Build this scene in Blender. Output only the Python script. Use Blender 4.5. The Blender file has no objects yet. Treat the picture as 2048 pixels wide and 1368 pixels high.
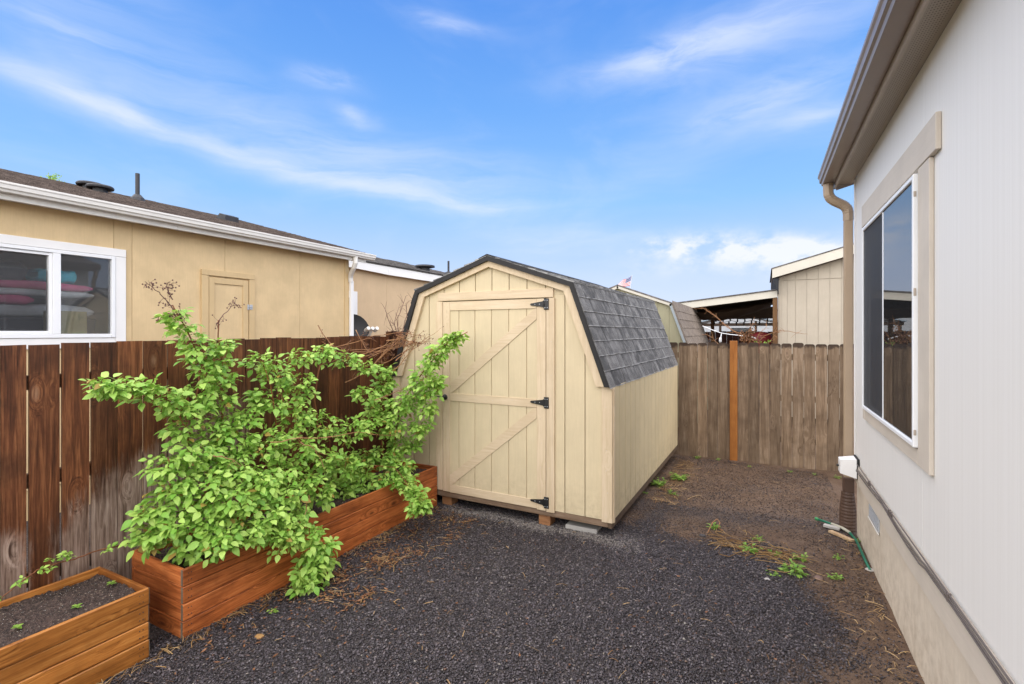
import bpy, math, random
import numpy as np
from mathutils import Vector, Matrix
rnd = random.Random(7)
nr = np.random.default_rng(11)
sc = bpy.context.scene
col = sc.collection

# ---------------------------------------------------------------- camera
H = 1.9
YAW = .4755
cam = bpy.data.cameras.new('camera')
cam.sensor_width = 36
cam.lens = 36 * 978 / 2048
cam.shift_y = -19 / 2048
cam.clip_start = .05
cam.clip_end = 2000
camo = bpy.data.objects.new('camera', cam)
col.objects.link(camo)
camo.location = (0, 0, H)
camo.rotation_euler = (math.pi / 2, 0, YAW)
sc.camera = camo

# ---------------------------------------------------------------- light
SUN_EL, SUN_AZ = math.radians(54), math.radians(166)      # azimuth clockwise from +Y
sun = bpy.data.lights.new('sun', 'SUN')
sun.energy = 1.5
sun.angle = math.radians(150)
sun.color = (1, .91, .77)
suno = bpy.data.objects.new('sun', sun)
col.objects.link(suno)
sd = Vector((math.sin(SUN_AZ) * math.cos(SUN_EL), math.cos(SUN_AZ) * math.cos(SUN_EL), math.sin(SUN_EL)))
suno.rotation_euler = sd.to_track_quat('Z', 'Y').to_euler()
suno.location = sd * 30
sc.view_settings.view_transform = 'Standard'
sc.view_settings.look = 'None'
sc.view_settings.exposure = 2.6
sc.view_settings.gamma = 1
sc.view_settings.use_curve_mapping = False
sc.cycles.use_denoising = True
sc.cycles.max_bounces = 8
sc.cycles.transparent_max_bounces = 12

# ---------------------------------------------------------------- node helper
class NT:
    def __init__(s, tree):
        s.t = tree; s.n = tree.nodes; s.l = tree.links
    def add(s, typ, **kw):
        n = s.n.new(typ)
        for k, v in kw.items():
            setattr(n, k, v)
        return n
    def put(s, sock, v):
        if isinstance(v, bpy.types.NodeSocket):
            s.l.new(v, sock)
        elif v is not None:
            if hasattr(sock.default_value, '__len__') and not hasattr(v, '__len__'):
                v = (v,) * len(sock.default_value)
            if hasattr(sock.default_value, '__len__') and len(sock.default_value) == 4 and len(v) == 3:
                v = tuple(v) + (1,)
            sock.default_value = v
    def m(s, op, a, b=None, c=None, clamp=False):
        n = s.add('ShaderNodeMath', operation=op, use_clamp=clamp)
        s.put(n.inputs[0], a)
        if b is not None: s.put(n.inputs[1], b)
        if c is not None: s.put(n.inputs[2], c)
        return n.outputs[0]
    def v(s, op, a, b=None):
        n = s.add('ShaderNodeVectorMath', operation=op)
        s.put(n.inputs[0], a)
        if b is not None: s.put(n.inputs[1], b)
        return n.outputs[1] if op in ('DOT_PRODUCT', 'LENGTH', 'DISTANCE') else n.outputs[0]
    def scale(s, a, k):
        n = s.add('ShaderNodeVectorMath', operation='SCALE')
        s.put(n.inputs[0], a); s.put(n.inputs[3], k)
        return n.outputs[0]
    def noise(s, vec, scale, detail=4, rough=.55, dist=0):
        n = s.add('ShaderNodeTexNoise')
        s.put(n.inputs['Vector'], vec)
        n.inputs['Scale'].default_value = scale
        n.inputs['Detail'].default_value = detail
        n.inputs['Roughness'].default_value = rough
        n.inputs['Distortion'].default_value = dist
        return n.outputs[0]
    def mix(s, f, a, b, blend='MIX'):
        n = s.add('ShaderNodeMix', data_type='RGBA', blend_type=blend)
        s.put(n.inputs[0], f); s.put(n.inputs[6], a); s.put(n.inputs[7], b)
        return n.outputs[2]
    def ramp(s, f, stops):
        n = s.add('ShaderNodeValToRGB')
        s.put(n.inputs[0], f)
        e = n.color_ramp.elements
        while len(e) < len(stops): e.new(.5)
        for i, (p, c) in enumerate(stops):
            e[i].position = p
            e[i].color = (c if hasattr(c, '__len__') else (c, c, c)) + (1,) if not hasattr(c, '__len__') or len(c) == 3 else c
        return n.outputs[0]
    def range(s, v, a, b, c=0, d=1, smooth=True):
        n = s.add('ShaderNodeMapRange', interpolation_type='SMOOTHSTEP' if smooth else 'LINEAR')
        s.put(n.inputs[0], v)
        for i, x in zip((1, 2, 3, 4), (a, b, c, d)): s.put(n.inputs[i], x)
        return n.outputs[0]
    def map(s, vec, scale=(1, 1, 1), loc=(0, 0, 0), rot=(0, 0, 0)):
        n = s.add('ShaderNodeMapping')
        s.put(n.inputs[0], vec)
        s.put(n.inputs[1], loc); s.put(n.inputs[2], rot); s.put(n.inputs[3], scale)
        return n.outputs[0]
    def sep(s, vec):
        n = s.add('ShaderNodeSeparateXYZ'); s.put(n.inputs[0], vec); return n.outputs
    def comb(s, x, y, z):
        n = s.add('ShaderNodeCombineXYZ')
        for i, q in enumerate((x, y, z)): s.put(n.inputs[i], q)
        return n.outputs[0]
    def bump(s, h, strength=.3, dist=.01, normal=None):
        n = s.add('ShaderNodeBump')
        n.inputs['Strength'].default_value = strength
        n.inputs['Distance'].default_value = dist
        s.put(n.inputs['Height'], h)
        if normal is not None: s.put(n.inputs['Normal'], normal)
        return n.outputs[0]

def mat(name):
    m = bpy.data.materials.new(name); m.use_nodes = True
    t = NT(m.node_tree)
    b = t.n['Principled BSDF']
    return m, t, b

def coords(t, rand=True):
    """object coordinates, shifted by a random amount per object"""
    tc = t.add('ShaderNodeTexCoord').outputs['Object']
    if not rand: return tc, None
    r = t.add('ShaderNodeObjectInfo').outputs['Random']
    off = t.comb(t.m('MULTIPLY', r, 37.0), t.m('MULTIPLY', r, 91.0), t.m('MULTIPLY', r, 53.0))
    return t.v('ADD', tc, off), r
def wpos(t):
    return t.add('ShaderNodeNewGeometry').outputs['Position']

# ---------------------------------------------------------------- sky
world = bpy.data.worlds.new('World')
sc.world = world
world.use_nodes = True
w = NT(world.node_tree)
bg = w.n['Background']
sky = w.add('ShaderNodeTexSky', sky_type='NISHITA')
sky.sun_disc = False
sky.sun_elevation = SUN_EL
sky.sun_rotation = SUN_AZ
sky.altitude = 300
sky.air_density = 1.0
sky.dust_density = .6
sky.ozone_density = 2.5
gen = w.add('ShaderNodeTexCoord').outputs['Generated']
d = w.v('NORMALIZE', gen)
dx, dy, dz = w.sep(d)
az = w.m('ARCTAN2', dx, dy)
el = w.m('ARCSINE', dz)
aev = w.comb(az, el, 0.0)
# slow warps of the direction so that no cloud has a clean outline
wn = w.add('ShaderNodeTexNoise'); w.put(wn.inputs['Vector'], w.map(d, (5, 5, 9))); wn.inputs['Scale'].default_value = 1; wn.inputs['Detail'].default_value = 5
warp = w.scale(w.v('SUBTRACT', wn.outputs[1], (.5, .5, .5)), .14)
wx, wy, wz = w.sep(warp)
azw = w.m('ADD', az, wx); elw = w.m('ADD', el, w.m('MULTIPLY', wy, .45))
fib = w.noise(w.map(w.comb(azw, elw, 0.0), (3.4, 27, 1), (0, 0, 0), (0, 0, .22)), 1, 6, .6, .4)
fib2 = w.noise(w.map(w.comb(azw, elw, 0.0), (5, 22, 1), (4, 2, 0), (0, 0, -.22)), 1, 6, .6, .4)
puff = w.noise(w.map(d, (16, 16, 26)), 1, 6, .6)
def blob(a0, e0, ra, re, rot, k, tex=None, lo=.3, hi=.7):
    x = w.m('SUBTRACT', azw, a0); y = w.m('SUBTRACT', elw, e0)
    c, s_ = math.cos(rot), math.sin(rot)
    X = w.m('ADD', w.m('MULTIPLY', x, c / ra), w.m('MULTIPLY', y, s_ / ra))
    Y = w.m('ADD', w.m('MULTIPLY', x, -s_ / re), w.m('MULTIPLY', y, c / re))
    q = w.m('ADD', w.m('MULTIPLY', X, X), w.m('MULTIPLY', Y, Y))
    f = w.m('EXPONENT', w.m('MULTIPLY', q, -1.0))
    f = w.m('MULTIPLY', f, k)
    if tex is not None:
        f = w.m('MULTIPLY', f, w.range(tex, lo, hi))
    return f
CL = [  # azimuth, elevation, half sizes, tilt, density, fibre
    (-1.215, .352, .17, .020, -.22, .34, fib, .02, .72), (-1.06, .328, .15, .020, -.18, .30, fib, .02, .72),
    (-.86, .293, .15, .028, -.16, .30, fib, .02, .72), (-.69, .266, .12, .028, -.12, .33, fib, .02, .72),
    (-.53, .258, .09, .020, .03, .38, fib, .05, .75), (-1.10, .335, .26, .016, -.19, .13), (-.78, .28, .24, .018, -.14, .13),
    (-.98, .365, .34, .060, -.16, .34, fib, .15, .8), (-.62, .31, .28, .055, -.12, .30, fib, .15, .8),
    (-.833, .456, .06, .018, .0, .55, fib2, .2, .7), (-.775, .405, .04, .013, -.2, .5, fib2, .2, .7),
    (-.61, .557, .075, .012, -.1, .55, fib2, .2, .7), (-1.19, .43, .06, .016, -.1, .28, fib, .2, .7),
    (-.21, .485, .16, .026, .12, .50, fib2, .15, .7), (-.02, .50, .20, .05, .16, .62, fib2, .15, .7),
    (.02, .40, .15, .034, .20, .55, fib2, .15, .7), (.09, .36, .07, .02, .1, .5, fib2, .15, .7),
    (-.40, .188, .16, .022, -.05, .30, fib, .2, .75), (-1.25, .50, .2, .05, -.2, .30, fib, .2, .8),
    (-.12, .158, .085, .024, .02, 1.1, puff, .30, .66), (.0, .145, .12, .022, -.03, 1.0, puff, .30, .62), (.09, .135, .08, .016, -.03, 1.0, puff, .30, .62),
    (-.21, .160, .04, .010, .0, 1.1, puff, .42, .62), (-.04, .118, .17, .016, 0, .55, puff, .3, .7),
]
cl = None
for c in CL:
    b_ = blob(*c)
    cl = b_ if cl is None else w.m('ADD', cl, b_)
# thin veil all over the sky
veil = w.noise(w.map(d, (2.2, 2.2, 5)), 1, 5, .6, .6)
cl = w.m('ADD', cl, w.m('MULTIPLY', w.range(veil, .46, .80), .22))
cl = w.m('MINIMUM', cl, .92)
grad = w.ramp(w.m('MAXIMUM', dz, 0.0),
              [(0, (.50, .54, .72)), (.10, (.44, .52, .735)), (.25, (.215, .435, .765)), (.42, (.122, .325, .745)), (.58, (.074, .242, .69)), (1, (.065, .19, .62))])
SKYV = w.mix(.85, w.scale(sky.outputs[0], .62), w.scale(grad, 4.6))
white = w.mix(w.range(dz, .1, .5), (.66, .68, .74), (.54, .60, .76))
final = w.mix(cl, SKYV, w.scale(white, 4.8))
w.put(bg.inputs[0], final)
bg.inputs[1].default_value = .05
# ---------------------------------------------------------------- geometry helpers
FW = Vector((-math.sin(YAW), math.cos(YAW), 0)); RT = Vector((math.cos(YAW), math.sin(YAW), 0))
def P(px, py, ax, val):
    """point of the photograph (2048 px wide) on the plane ax = val, in metres"""
    dd = FW + RT * ((px - 1024) / 978) + Vector((0, 0, (665 - py) / 978))
    i = 'xyz'.index(ax); o = (0, 0, H)[i]
    t = (val - o) / dd[i]
    return Vector((0, 0, H)) + dd * t

BASE = {}
def base(o): return BASE[o.name] if o is not None else Vector((0, 0, 0))
def tag(o, label=None, cat=None, group=None, kind=None):
    if label: o['label'] = label
    if cat: o['category'] = cat
    if group: o['group'] = group
    if kind: o['kind'] = kind
    return o
def thing(name, label, cat, loc, group=None):
    o = bpy.data.objects.new(name, None)
    o.empty_display_size = .1
    col.objects.link(o)
    o.location = loc; BASE[o.name] = Vector(loc)
    return tag(o, label, cat, group)
def put(name, mesh, parent=None, loc=(0, 0, 0), rot=None):
    o = bpy.data.objects.new(name, mesh); col.objects.link(o)
    loc = Vector(loc); BASE[o.name] = loc
    if parent is not None: o.parent = parent
    o.location = loc - base(parent)
    if rot is not None: o.rotation_euler = rot
    return o
class MB:
    def __init__(s): s.v = []; s.f = []
    def add(s, vs, fs):
        k = len(s.v); s.v += [tuple(q) for q in vs]; s.f += [[k + i for i in f] for f in fs]; return s
    def box(s, x0, x1, y0, y1, z0, z1, b=0.0):
        if x0 > x1: x0, x1 = x1, x0
        if y0 > y1: y0, y1 = y1, y0
        if z0 > z1: z0, z1 = z1, z0
        if b <= 0:
            vs = [(x, y, z) for x in (x0, x1) for y in (y0, y1) for z in (z0, z1)]
            return s.add(vs, [(0, 1, 3, 2), (4, 6, 7, 5), (0, 4, 5, 1), (2, 3, 7, 6), (0, 2, 6, 4), (1, 5, 7, 3)])
        b = min(b, (x1 - x0) * .45, (y1 - y0) * .45, (z1 - z0) * .45)
        vs = []; ix = {}
        for sx in (0, 1):
            for sy in (0, 1):
                for sz in (0, 1):
                    X, Y, Z = (x0, x1)[sx], (y0, y1)[sy], (z0, z1)[sz]
                    ax, ay, az_ = (b, -b)[sx], (b, -b)[sy], (b, -b)[sz]
                    ix[sx, sy, sz] = len(vs)
                    vs += [(X, Y + ay, Z + az_), (X + ax, Y, Z + az_), (X + ax, Y + ay, Z)]
        fs = []
        q = [(0, 0), (0, 1), (1, 1), (1, 0)]
        for k in (0, 1):
            fs.append([ix[k, a, c] for a, c in q]); fs.append([ix[a, k, c] + 1 for a, c in q]); fs.append([ix[a, c, k] + 2 for a, c in q])
        for a in (0, 1):
            for c in (0, 1):
                fs.append([ix[a, c, 0], ix[a, c, 1], ix[a, c, 1] + 1, ix[a, c, 0] + 1])
                fs.append([ix[a, 0, c], ix[a, 1, c], ix[a, 1, c] + 2, ix[a, 0, c] + 2])
                fs.append([ix[0, a, c] + 1, ix[1, a, c] + 1, ix[1, a, c] + 2, ix[0, a, c] + 2])
        for k in ix.values(): fs.append([k, k + 1, k + 2])
        return s.add(vs, fs)
    def prism(s, poly, ax, a0, a1):
        """extrude a 2D outline along an axis; outline coordinates are the other two axes in order"""
        n = len(poly)
        def to(p, a): return {'x': (a, p[0], p[1]), 'y': (p[0], a, p[1]), 'z': (p[0], p[1], a)}[ax]
        vs = [to(p, a0) for p in poly] + [to(p, a1) for p in poly]
        fs = [list(range(n)), list(range(n, 2 * n))[::-1]] + [[i, (i + 1) % n, n + (i + 1) % n, n + i] for i in range(n)]
        return s.add(vs, fs)
    def beam(s, a, b, w_, h_, up=(0, 0, 1)):
        a, b = Vector(a), Vector(b); t = (b - a).normalized(); sd_ = t.cross(Vector(up)).normalized(); u = sd_.cross(t)
        vs = [p + sd_ * (i * w_ / 2) + u * (j * h_ / 2) for p in (a, b) for i, j in ((-1, -1), (1, -1), (1, 1), (-1, 1))]
        return s.add(vs, [(0, 1, 2, 3), (7, 6, 5, 4)] + [(i, (i + 1) % 4, 4 + (i + 1) % 4, 4 + i) for i in range(4)])
    def tube(s, pts, r, n=6, cap=True, flat=1.0):
        pts = [Vector(p) for p in pts]; m_ = len(pts)
        rr = r if hasattr(r, '__len__') else [r] * m_
        ref = Vector((0, 0, 1)); vs = []; fs = []
        for i, p in enumerate(pts):
            t = (pts[min(i + 1, m_ - 1)] - pts[max(i - 1, 0)]).normalized()
            if i == 0:
                if abs(t.z) > .9: ref = Vector((1, 0, 0))
                a = t.cross(ref).normalized()
            else:
                a = (a - t * a.dot(t)).normalized()
            b = t.cross(a)
            for k in range(n):
                th = 2 * math.pi * k / n + (math.pi / 4 if n == 4 else 0)
                vs.append(p + (a * math.cos(th) + b * math.sin(th) * flat) * rr[i])
        for i in range(m_ - 1):
            for k in range(n):
                fs.append((i * n + k, i * n + (k + 1) % n, (i + 1) * n + (k + 1) % n, (i + 1) * n + k))
        if cap: fs += [tuple(range(n))[::-1], tuple(range((m_ - 1) * n, m_ * n))]
        return s.add(vs, fs)
    def lathe(s, prof, c=(0, 0, 0), n=16, axis='z'):
        vs = []; fs = []
        for r_, h_ in prof:
            for k in range(n):
                th = 2 * math.pi * k / n; q = (r_ * math.cos(th), r_ * math.sin(th), h_)
                if axis == 'x': q = (q[2], q[0], q[1])
                if axis == 'y': q = (q[0], q[2], q[1])
                vs.append(Vector(q) + Vector(c))
        for i in range(len(prof) - 1):
            for k in range(n): fs.append((i * n + k, i * n + (k + 1) % n, (i + 1) * n + (k + 1) % n, (i + 1) * n + k))
        fs += [tuple(range(n))[::-1], tuple(range((len(prof) - 1) * n, len(prof) * n))]
        return s.add(vs, fs)
    def sheet(s, fn, nu, nv):
        vs = [fn(i / nu, j / nv) for j in range(nv + 1) for i in range(nu + 1)]
        fs = [(j * (nu + 1) + i, j * (nu + 1) + i + 1, (j + 1) * (nu + 1) + i + 1, (j + 1) * (nu + 1) + i) for j in range(nv) for i in range(nu)]
        return s.add(vs, fs)
    def mesh(s, name, material, origin=(0, 0, 0), smooth=False):
        me = bpy.data.meshes.new(name)
        ox, oy, oz = origin
        me.from_pydata([(x - ox, y - oy, z - oz) for x, y, z in s.v], [], s.f)
        if material: me.materials.append(material)
        if smooth: me.polygons.foreach_set('use_smooth', [True] * len(me.polygons))
        me.update()
        return me
    def build(s, name, material, parent=None, label=None, smooth=False, kind=None, origin=None):
        if origin is None:
            xs = [v[0] for v in s.v]; ys = [v[1] for v in s.v]; zs = [v[2] for v in s.v]
            origin = ((min(xs) + max(xs)) / 2, (min(ys) + max(ys)) / 2, min(zs))
        o = put(name, s.mesh(name, material, origin, smooth), parent, origin)
        return tag(o, label, kind=kind)
def box(name, material, parent, x0, x1, y0, y1, z0, z1, b=.003, label=None, kind=None):
    return MB().box(x0, x1, y0, y1, z0, z1, b).build(name, material, parent, label, kind=kind)
def solidmesh(name, V, Fq, material, smooth=False):
    """mesh from numpy arrays; Fq is (n, k) with a fixed corner count"""
    me = bpy.data.meshes.new(name)
    k = Fq.shape[1]; n = len(Fq)
    me.vertices.add(len(V)); me.vertices.foreach_set('co', np.asarray(V, np.float32).ravel())
    me.loops.add(n * k); me.loops.foreach_set('vertex_index', Fq.astype(np.int32).ravel())
    me.polygons.add(n)
    me.polygons.foreach_set('loop_start', np.arange(0, n * k, k, dtype=np.int32))
    me.polygons.foreach_set('loop_total', np.full(n, k, np.int32))
    if smooth: me.polygons.foreach_set('use_smooth', np.ones(n, bool))
    me.materials.append(material)
    me.update(calc_edges=True); me.validate()
    return me

# ---------------------------------------------------------------- materials
def wood(name, dark, mid, light, axis='z', rough=.65, knots=1.0, var=.3, fine=1.0, wear=None, bumps=.35, spec=.3, stretch=.05, gs=20, halo=None, kden=5.0, nrm=None):
    m, t, b = mat(name)
    v, r = coords(t)
    st = stretch
    sc_ = {'x': (st, 1, 1), 'y': (1, st, 1), 'z': (1, 1, st)}[axis]
    kn = t.add('ShaderNodeTexVoronoi', feature='F1')
    ks = {'x': (.40, 1, 1), 'y': (1, .40, 1), 'z': (1, 1, .40)}[axis]
    if nrm: ks = tuple(0 if 'xyz'[i] == nrm else q for i, q in enumerate(ks))
    kv = t.map(v, tuple(q * kden for q in ks))
    t.put(kn.inputs['Vector'], kv); kn.inputs['Scale'].default_value = 1.0; kn.inputs['Randomness'].default_value = .95
    kd = kn.outputs['Distance']
    near = t.range(kd, .34, .03)
    push = t.m('MULTIPLY', near, 2.6 * knots)
    g = t.v('ADD', t.map(v, tuple(q * gs for q in sc_)), t.comb(push, push, push))
    n1 = t.noise(g, 1.0, 5, .62, 1.1)
    n2 = t.noise(t.v('ADD', t.map(v, tuple(q * 120 for q in sc_)), t.comb(push, push, push)), 1.0, 4, .65)
    n3 = t.noise(v, 3.0, 4, .6)
    f = t.m('ADD', t.m('MULTIPLY', n1, 1 - .38 * fine), t.m('MULTIPLY', n2, .38 * fine))
    c = t.ramp(f, [(.34, dark), (.50, mid), (.66, light)])
    c = t.mix(t.range(n3, .40, .72, 0, .6), c, dark)
    if halo:
        c = t.mix(t.m('MULTIPLY', t.m('MULTIPLY', t.range(kd, .17, .06), t.range(n2, .35, .6, .25, 1)), .75), c, halo)
    c = t.mix(t.m('MULTIPLY', t.range(kd, .085, .03), .85 * min(1, knots)), c, tuple(q * .6 for q in dark))
    hs = t.add('ShaderNodeHueSaturation')
    t.put(hs.inputs['Value'], t.m('ADD', t.m('MULTIPLY', r, var * 2), 1 - var)); t.put(hs.inputs['Color'], c)
    c = hs.outputs[0]
    hgt = f
    if wear:
        wc, mk = wear(t, v, n2, f)
        c = t.mix(mk, c, wc)
    t.put(b.inputs['Base Color'], c)
    t.put(b.inputs['Roughness'], t.m('ADD', t.m('MULTIPLY', n2, .25), rough - .12))
    b.inputs['Specular IOR Level'].default_value = spec
    t.put(b.inputs['Normal'], t.bump(hgt, bumps, .004))
    return m

def paint(name, c, rough=.55, var=.06, grain=None, grainscale=60, bumps=.12, spec=.35, dirt=None, dirtc=(.2, .16, .11), metal=0, splash=0):
    """painted or plain surface with faint unevenness; grain = axis of an embossed wood grain"""
    m, t, b = mat(name)
    v, r = coords(t)
    n = t.noise(v, 3.0, 5, .6)
    cc = t.mix(t.range(n, .3, .75, 0, 1), tuple(q * (1 - var) for q in c), tuple(min(1, q * (1 + var)) for q in c))
    if grain:
        st = .07
        s_ = {'x': (st, 1, 1), 'y': (1, st, 1), 'z': (1, 1, st)}[grain]
        g = t.noise(t.map(v, tuple(q * grainscale for q in s_)), 1, 5, .6, .5)
        cc = t.mix(t.range(g, .35, .7, 0, .16), cc, tuple(q * .72 for q in c))
    else:
        g = t.noise(v, grainscale, 3)
    if dirt:
        dn = t.noise(t.map(v, (7, 7, 2.2)), 1, 6, .65)
        cc = t.mix(t.m('MULTIPLY', t.range(dn, .5, .8), dirt), cc, dirtc)
    if splash:
        z = t.sep(wpos(t))[2]
        sn = t.noise(v, 16, 6, .7)
        cc = t.mix(t.m('MULTIPLY', t.m('MULTIPLY', t.range(z, .62, .12), t.range(sn, .38, .68)), splash), cc, (.26, .19, .12))
    t.put(b.inputs['Base Color'], cc)
    b.inputs['Roughness'].default_value = rough
    b.inputs['Specular IOR Level'].default_value = spec
    b.inputs['Metallic'].default_value = metal
    t.put(b.inputs['Normal'], t.bump(g, bumps, .003))
    return m

def glass(name, tint=(.9, .95, .93), ior=1.9, glare=0):
    m, t, b = mat(name)
    t.n.remove(b)
    out = t.n['Material Output']
    fr = t.add('ShaderNodeFresnel'); fr.inputs[0].default_value = ior
    gl = t.add('ShaderNodeBsdfGlossy'); gl.inputs['Roughness'].default_value = .01
    tr = t.add('ShaderNodeBsdfTransparent'); t.put(tr.inputs[0], tint)
    mx = t.add('ShaderNodeMixShader')
    t.l.new(fr.outputs[0], mx.inputs[0]); t.l.new(tr.outputs[0], mx.inputs[1]); t.l.new(gl.outputs[0], mx.inputs[2])
    if glare:  # pale diffuse mixed in, paints a whitish reflection that lightens the pane
        df = t.add('ShaderNodeBsdfDiffuse'); t.put(df.inputs[0], (.75, .77, .80)); m2 = t.add('ShaderNodeMixShader'); m2.inputs[0].default_value = glare
        t.l.new(mx.outputs[0], m2.inputs[1]); t.l.new(df.outputs[0], m2.inputs[2]); mx = m2
    t.l.new(mx.outputs[0], out.inputs[0])
    return m

def screen_mat(name, k=.32):
    m, t, b = mat(name)
    t.put(b.inputs['Base Color'], (.035, .035, .038)); b.inputs['Roughness'].default_value = .8
    out = t.n['Material Output']
    tr = t.add('ShaderNodeBsdfTransparent'); mx = t.add('ShaderNodeMixShader')
    mx.inputs[0].default_value = k
    t.l.new(tr.outputs[0], mx.inputs[1]); t.l.new(b.outputs[0], mx.inputs[2]); t.l.new(mx.outputs[0], out.inputs[0])
    return m

def leafmat(name, dark, light, trans=.35, dry=None):
    m, t, b = mat(name)
    g = t.add('ShaderNodeNewGeometry')
    ri = g.outputs['Random Per Island']
    ro = t.add('ShaderNodeObjectInfo').outputs['Random']
    k = t.m('FRACT', t.m('ADD', t.m('MULTIPLY', ri, 3.7), t.m('MULTIPLY', ro, 5.3)))
    c = t.mix(k, dark, light)
    if dry: c = t.mix(t.m('GREATER_THAN', t.m('FRACT', t.m('MULTIPLY', k, 17.3)), .975), c, dry)
    tc = t.add('ShaderNodeTexCoord').outputs['Object']
    n = t.noise(tc, 160, 3)
    c = t.mix(t.range(n, .3, .7, 0, .25), c, tuple(q * .7 for q in dark))
    t.put(b.inputs['Base Color'], c)
    b.inputs['Roughness'].default_value = .40
    b.inputs['Specular IOR Level'].default_value = .35
    t.put(b.inputs['Normal'], t.bump(n, .25, .003))
    out = t.n['Material Output']
    tl = t.add('ShaderNodeBsdfTranslucent'); t.put(tl.inputs[0], t.mix(.35, c, (.30, .42, .03)))
    mx = t.add('ShaderNodeMixShader'); mx.inputs[0].default_value = trans
    t.l.new(b.outputs[0], mx.inputs[1]); t.l.new(tl.outputs[0], mx.inputs[2]); t.l.new(mx.outputs[0], out.inputs[0])
    return m

def shingle(name, a, b_, sheen=.12, scale=320, edge=None):
    m, t, b = mat(name)
    v, r = coords(t)
    isl = t.add('ShaderNodeNewGeometry').outputs['Random Per Island']
    k = t.m('FRACT', t.m('ADD', t.m('MULTIPLY', r, 7.1), t.m('MULTIPLY', isl, 9.7)))
    n = t.noise(v, scale, 2)
    n2 = t.noise(v, 9, 4)
    c = t.mix(k, a, b_)
    c = t.mix(t.range(n, .35, .68), tuple(q * .55 for q in a), c)
    c = t.mix(t.range(n2, .4, .75, 0, .35), c, tuple(min(1, q * 1.5) for q in b_))
    if edge:
        lx = t.sep(t.add('ShaderNodeTexCoord').outputs['Object'])[0]
        c = t.mix(t.m('MULTIPLY', t.range(lx, -.012, -.002), t.range(n2, .3, .6, .35, .9)), c, edge)
    t.put(b.inputs['Base Color'], c)
    b.inputs['Roughness'].default_value = .85
    b.inputs['Specular IOR Level'].default_value = .25
    t.put(b.inputs['Normal'], t.bump(n, .5, .003))
    return m

# weathered, silver grey patches on the stained fence
def fence_wear(t, v, n2, f):
    p = wpos(t); x, y, z = t.sep(p)
    bl = t.noise(p, 2.6, 4, .6)
    ztop = t.m('ADD', t.m('MULTIPLY', t.m('SUBTRACT', y, 1.40), .55), .84)
    dz_ = t.m('SUBTRACT', ztop, z)
    a = t.m('MULTIPLY', t.range(dz_, -.45, .50), t.m('MULTIPLY', t.range(y, 1.22, 1.55), t.range(y, 3.2, 2.3)))
    lo = t.m('MULTIPLY', t.range(y, 1.44, 1.2), t.range(z, .95, .50))
    fld = t.m('MAXIMUM', a, lo)
    st = t.noise(t.map(v, (42, 42, 4.5)), 1, 6, .72, 1.2)
    mk = t.range(t.m('ADD', t.m('ADD', t.m('MULTIPLY', fld, 1.0), t.m('MULTIPLY', st, .85)), t.m('MULTIPLY', bl, .95)), 1.30, 1.80)
    wc = t.ramp(f, [(.36, (.060, .032, .022)), (.49, (.25, .175, .135)), (.62, (.44, .34, .28))])
    return wc, t.m('MULTIPLY', mk, .95)
def picket_wear(t, v, n2, f):
    p = wpos(t); x, y, z = t.sep(p)
    n = t.noise(v, 9, 4)
    tip = t.range(t.m('ADD', z, t.m('MULTIPLY', n, .18)), 1.755, 1.80)
    return (.042, .026, .018), t.m('MULTIPLY', tip, .9)

M = {}
M['fence'] = wood('stained_fence_wood', (.025, .0095, .005), (.110, .037, .0145), (.250, .100, .040), 'z', .5, 1.0, .42, wear=fence_wear, gs=24, halo=(.34, .20, .12), kden=5.2, nrm='x')
M['rail'] = wood('fence_rail_wood', (.05, .028, .016), (.10, .055, .03), (.16, .10, .06), 'y', .7, .6)
M['picket'] = wood('weathered_cedar_wood', (.108, .070, .042), (.228, .156, .096), (.36, .27, .185), 'z', .75, .8, .24, nrm='y', halo=(.30, .21, .14), wear=picket_wear)
M['cedar'] = wood('fresh_cedar_wood', (.26, .088, .016), (.40, .150, .030), (.50, .21, .055), 'z', .6, .5, .1)
M['plank_long'] = wood('orange_stained_plank', (.13, .034, .010), (.45, .128, .034), (.60, .21, .064), 'y', .45, .9, .16, gs=26, nrm='x')
M['plank_end'] = wood('orange_stained_plank_end', (.13, .034, .010), (.45, .128, .034), (.60, .21, .064), 'x', .45, .9, .16, gs=26, nrm='y')
M['plank2_long'] = wood('honey_stained_plank', (.17, .058, .012), (.44, .165, .034), (.61, .275, .070), 'y', .42, 1.0, .14, gs=26, nrm='x')
M['plank2_end'] = wood('honey_stained_plank_end', (.16, .046, .010), (.30, .105, .02), (.42, .17, .04), 'x', .45, .9, .14, gs=26, nrm='y')
M['endgrain'] = wood('grey_end_grain', (.10, .07, .045), (.17, .13, .09), (.27, .22, .16), 'z', .8, .3, .2)
M['shed'] = paint('cream_shed_siding', (.61, .505, .325), .6, .05, 'z', 55, .6, splash=.28)
M['shed_side'] = paint('cream_shed_side_siding', (.64, .53, .325), .6, .06, 'z', 55, .6, splash=.35, dirt=.10, dirtc=(.33, .29, .13))
M['shed_trim'] = wood('cream_painted_trim', (.52, .40, .255), (.61, .485, .325), (.67, .545, .385), 'z', .55, .55, .03, bumps=.15)
M['shed_trim_h'] = wood('cream_painted_rail', (.52, .40, .255), (.61, .485, .325), (.67, .545, .385), 'x', .55, .55, .03, bumps=.15)
M['skid'] = wood('grey_brown_skid', (.10, .062, .038), (.165, .11, .07), (.23, .165, .115), 'x', .75, .5)
M['block'] = wood('raw_wood_block', (.20, .085, .035), (.33, .16, .07), (.42, .23, .11), 'x', .7, .5)
M['black'] = paint('black_metal', (.012, .012, .013), .38, .1, bumps=.05, spec=.5)
M['drip'] = paint('black_roof_edge', (.016, .015, .015), .55, .2, bumps=.1)
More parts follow.
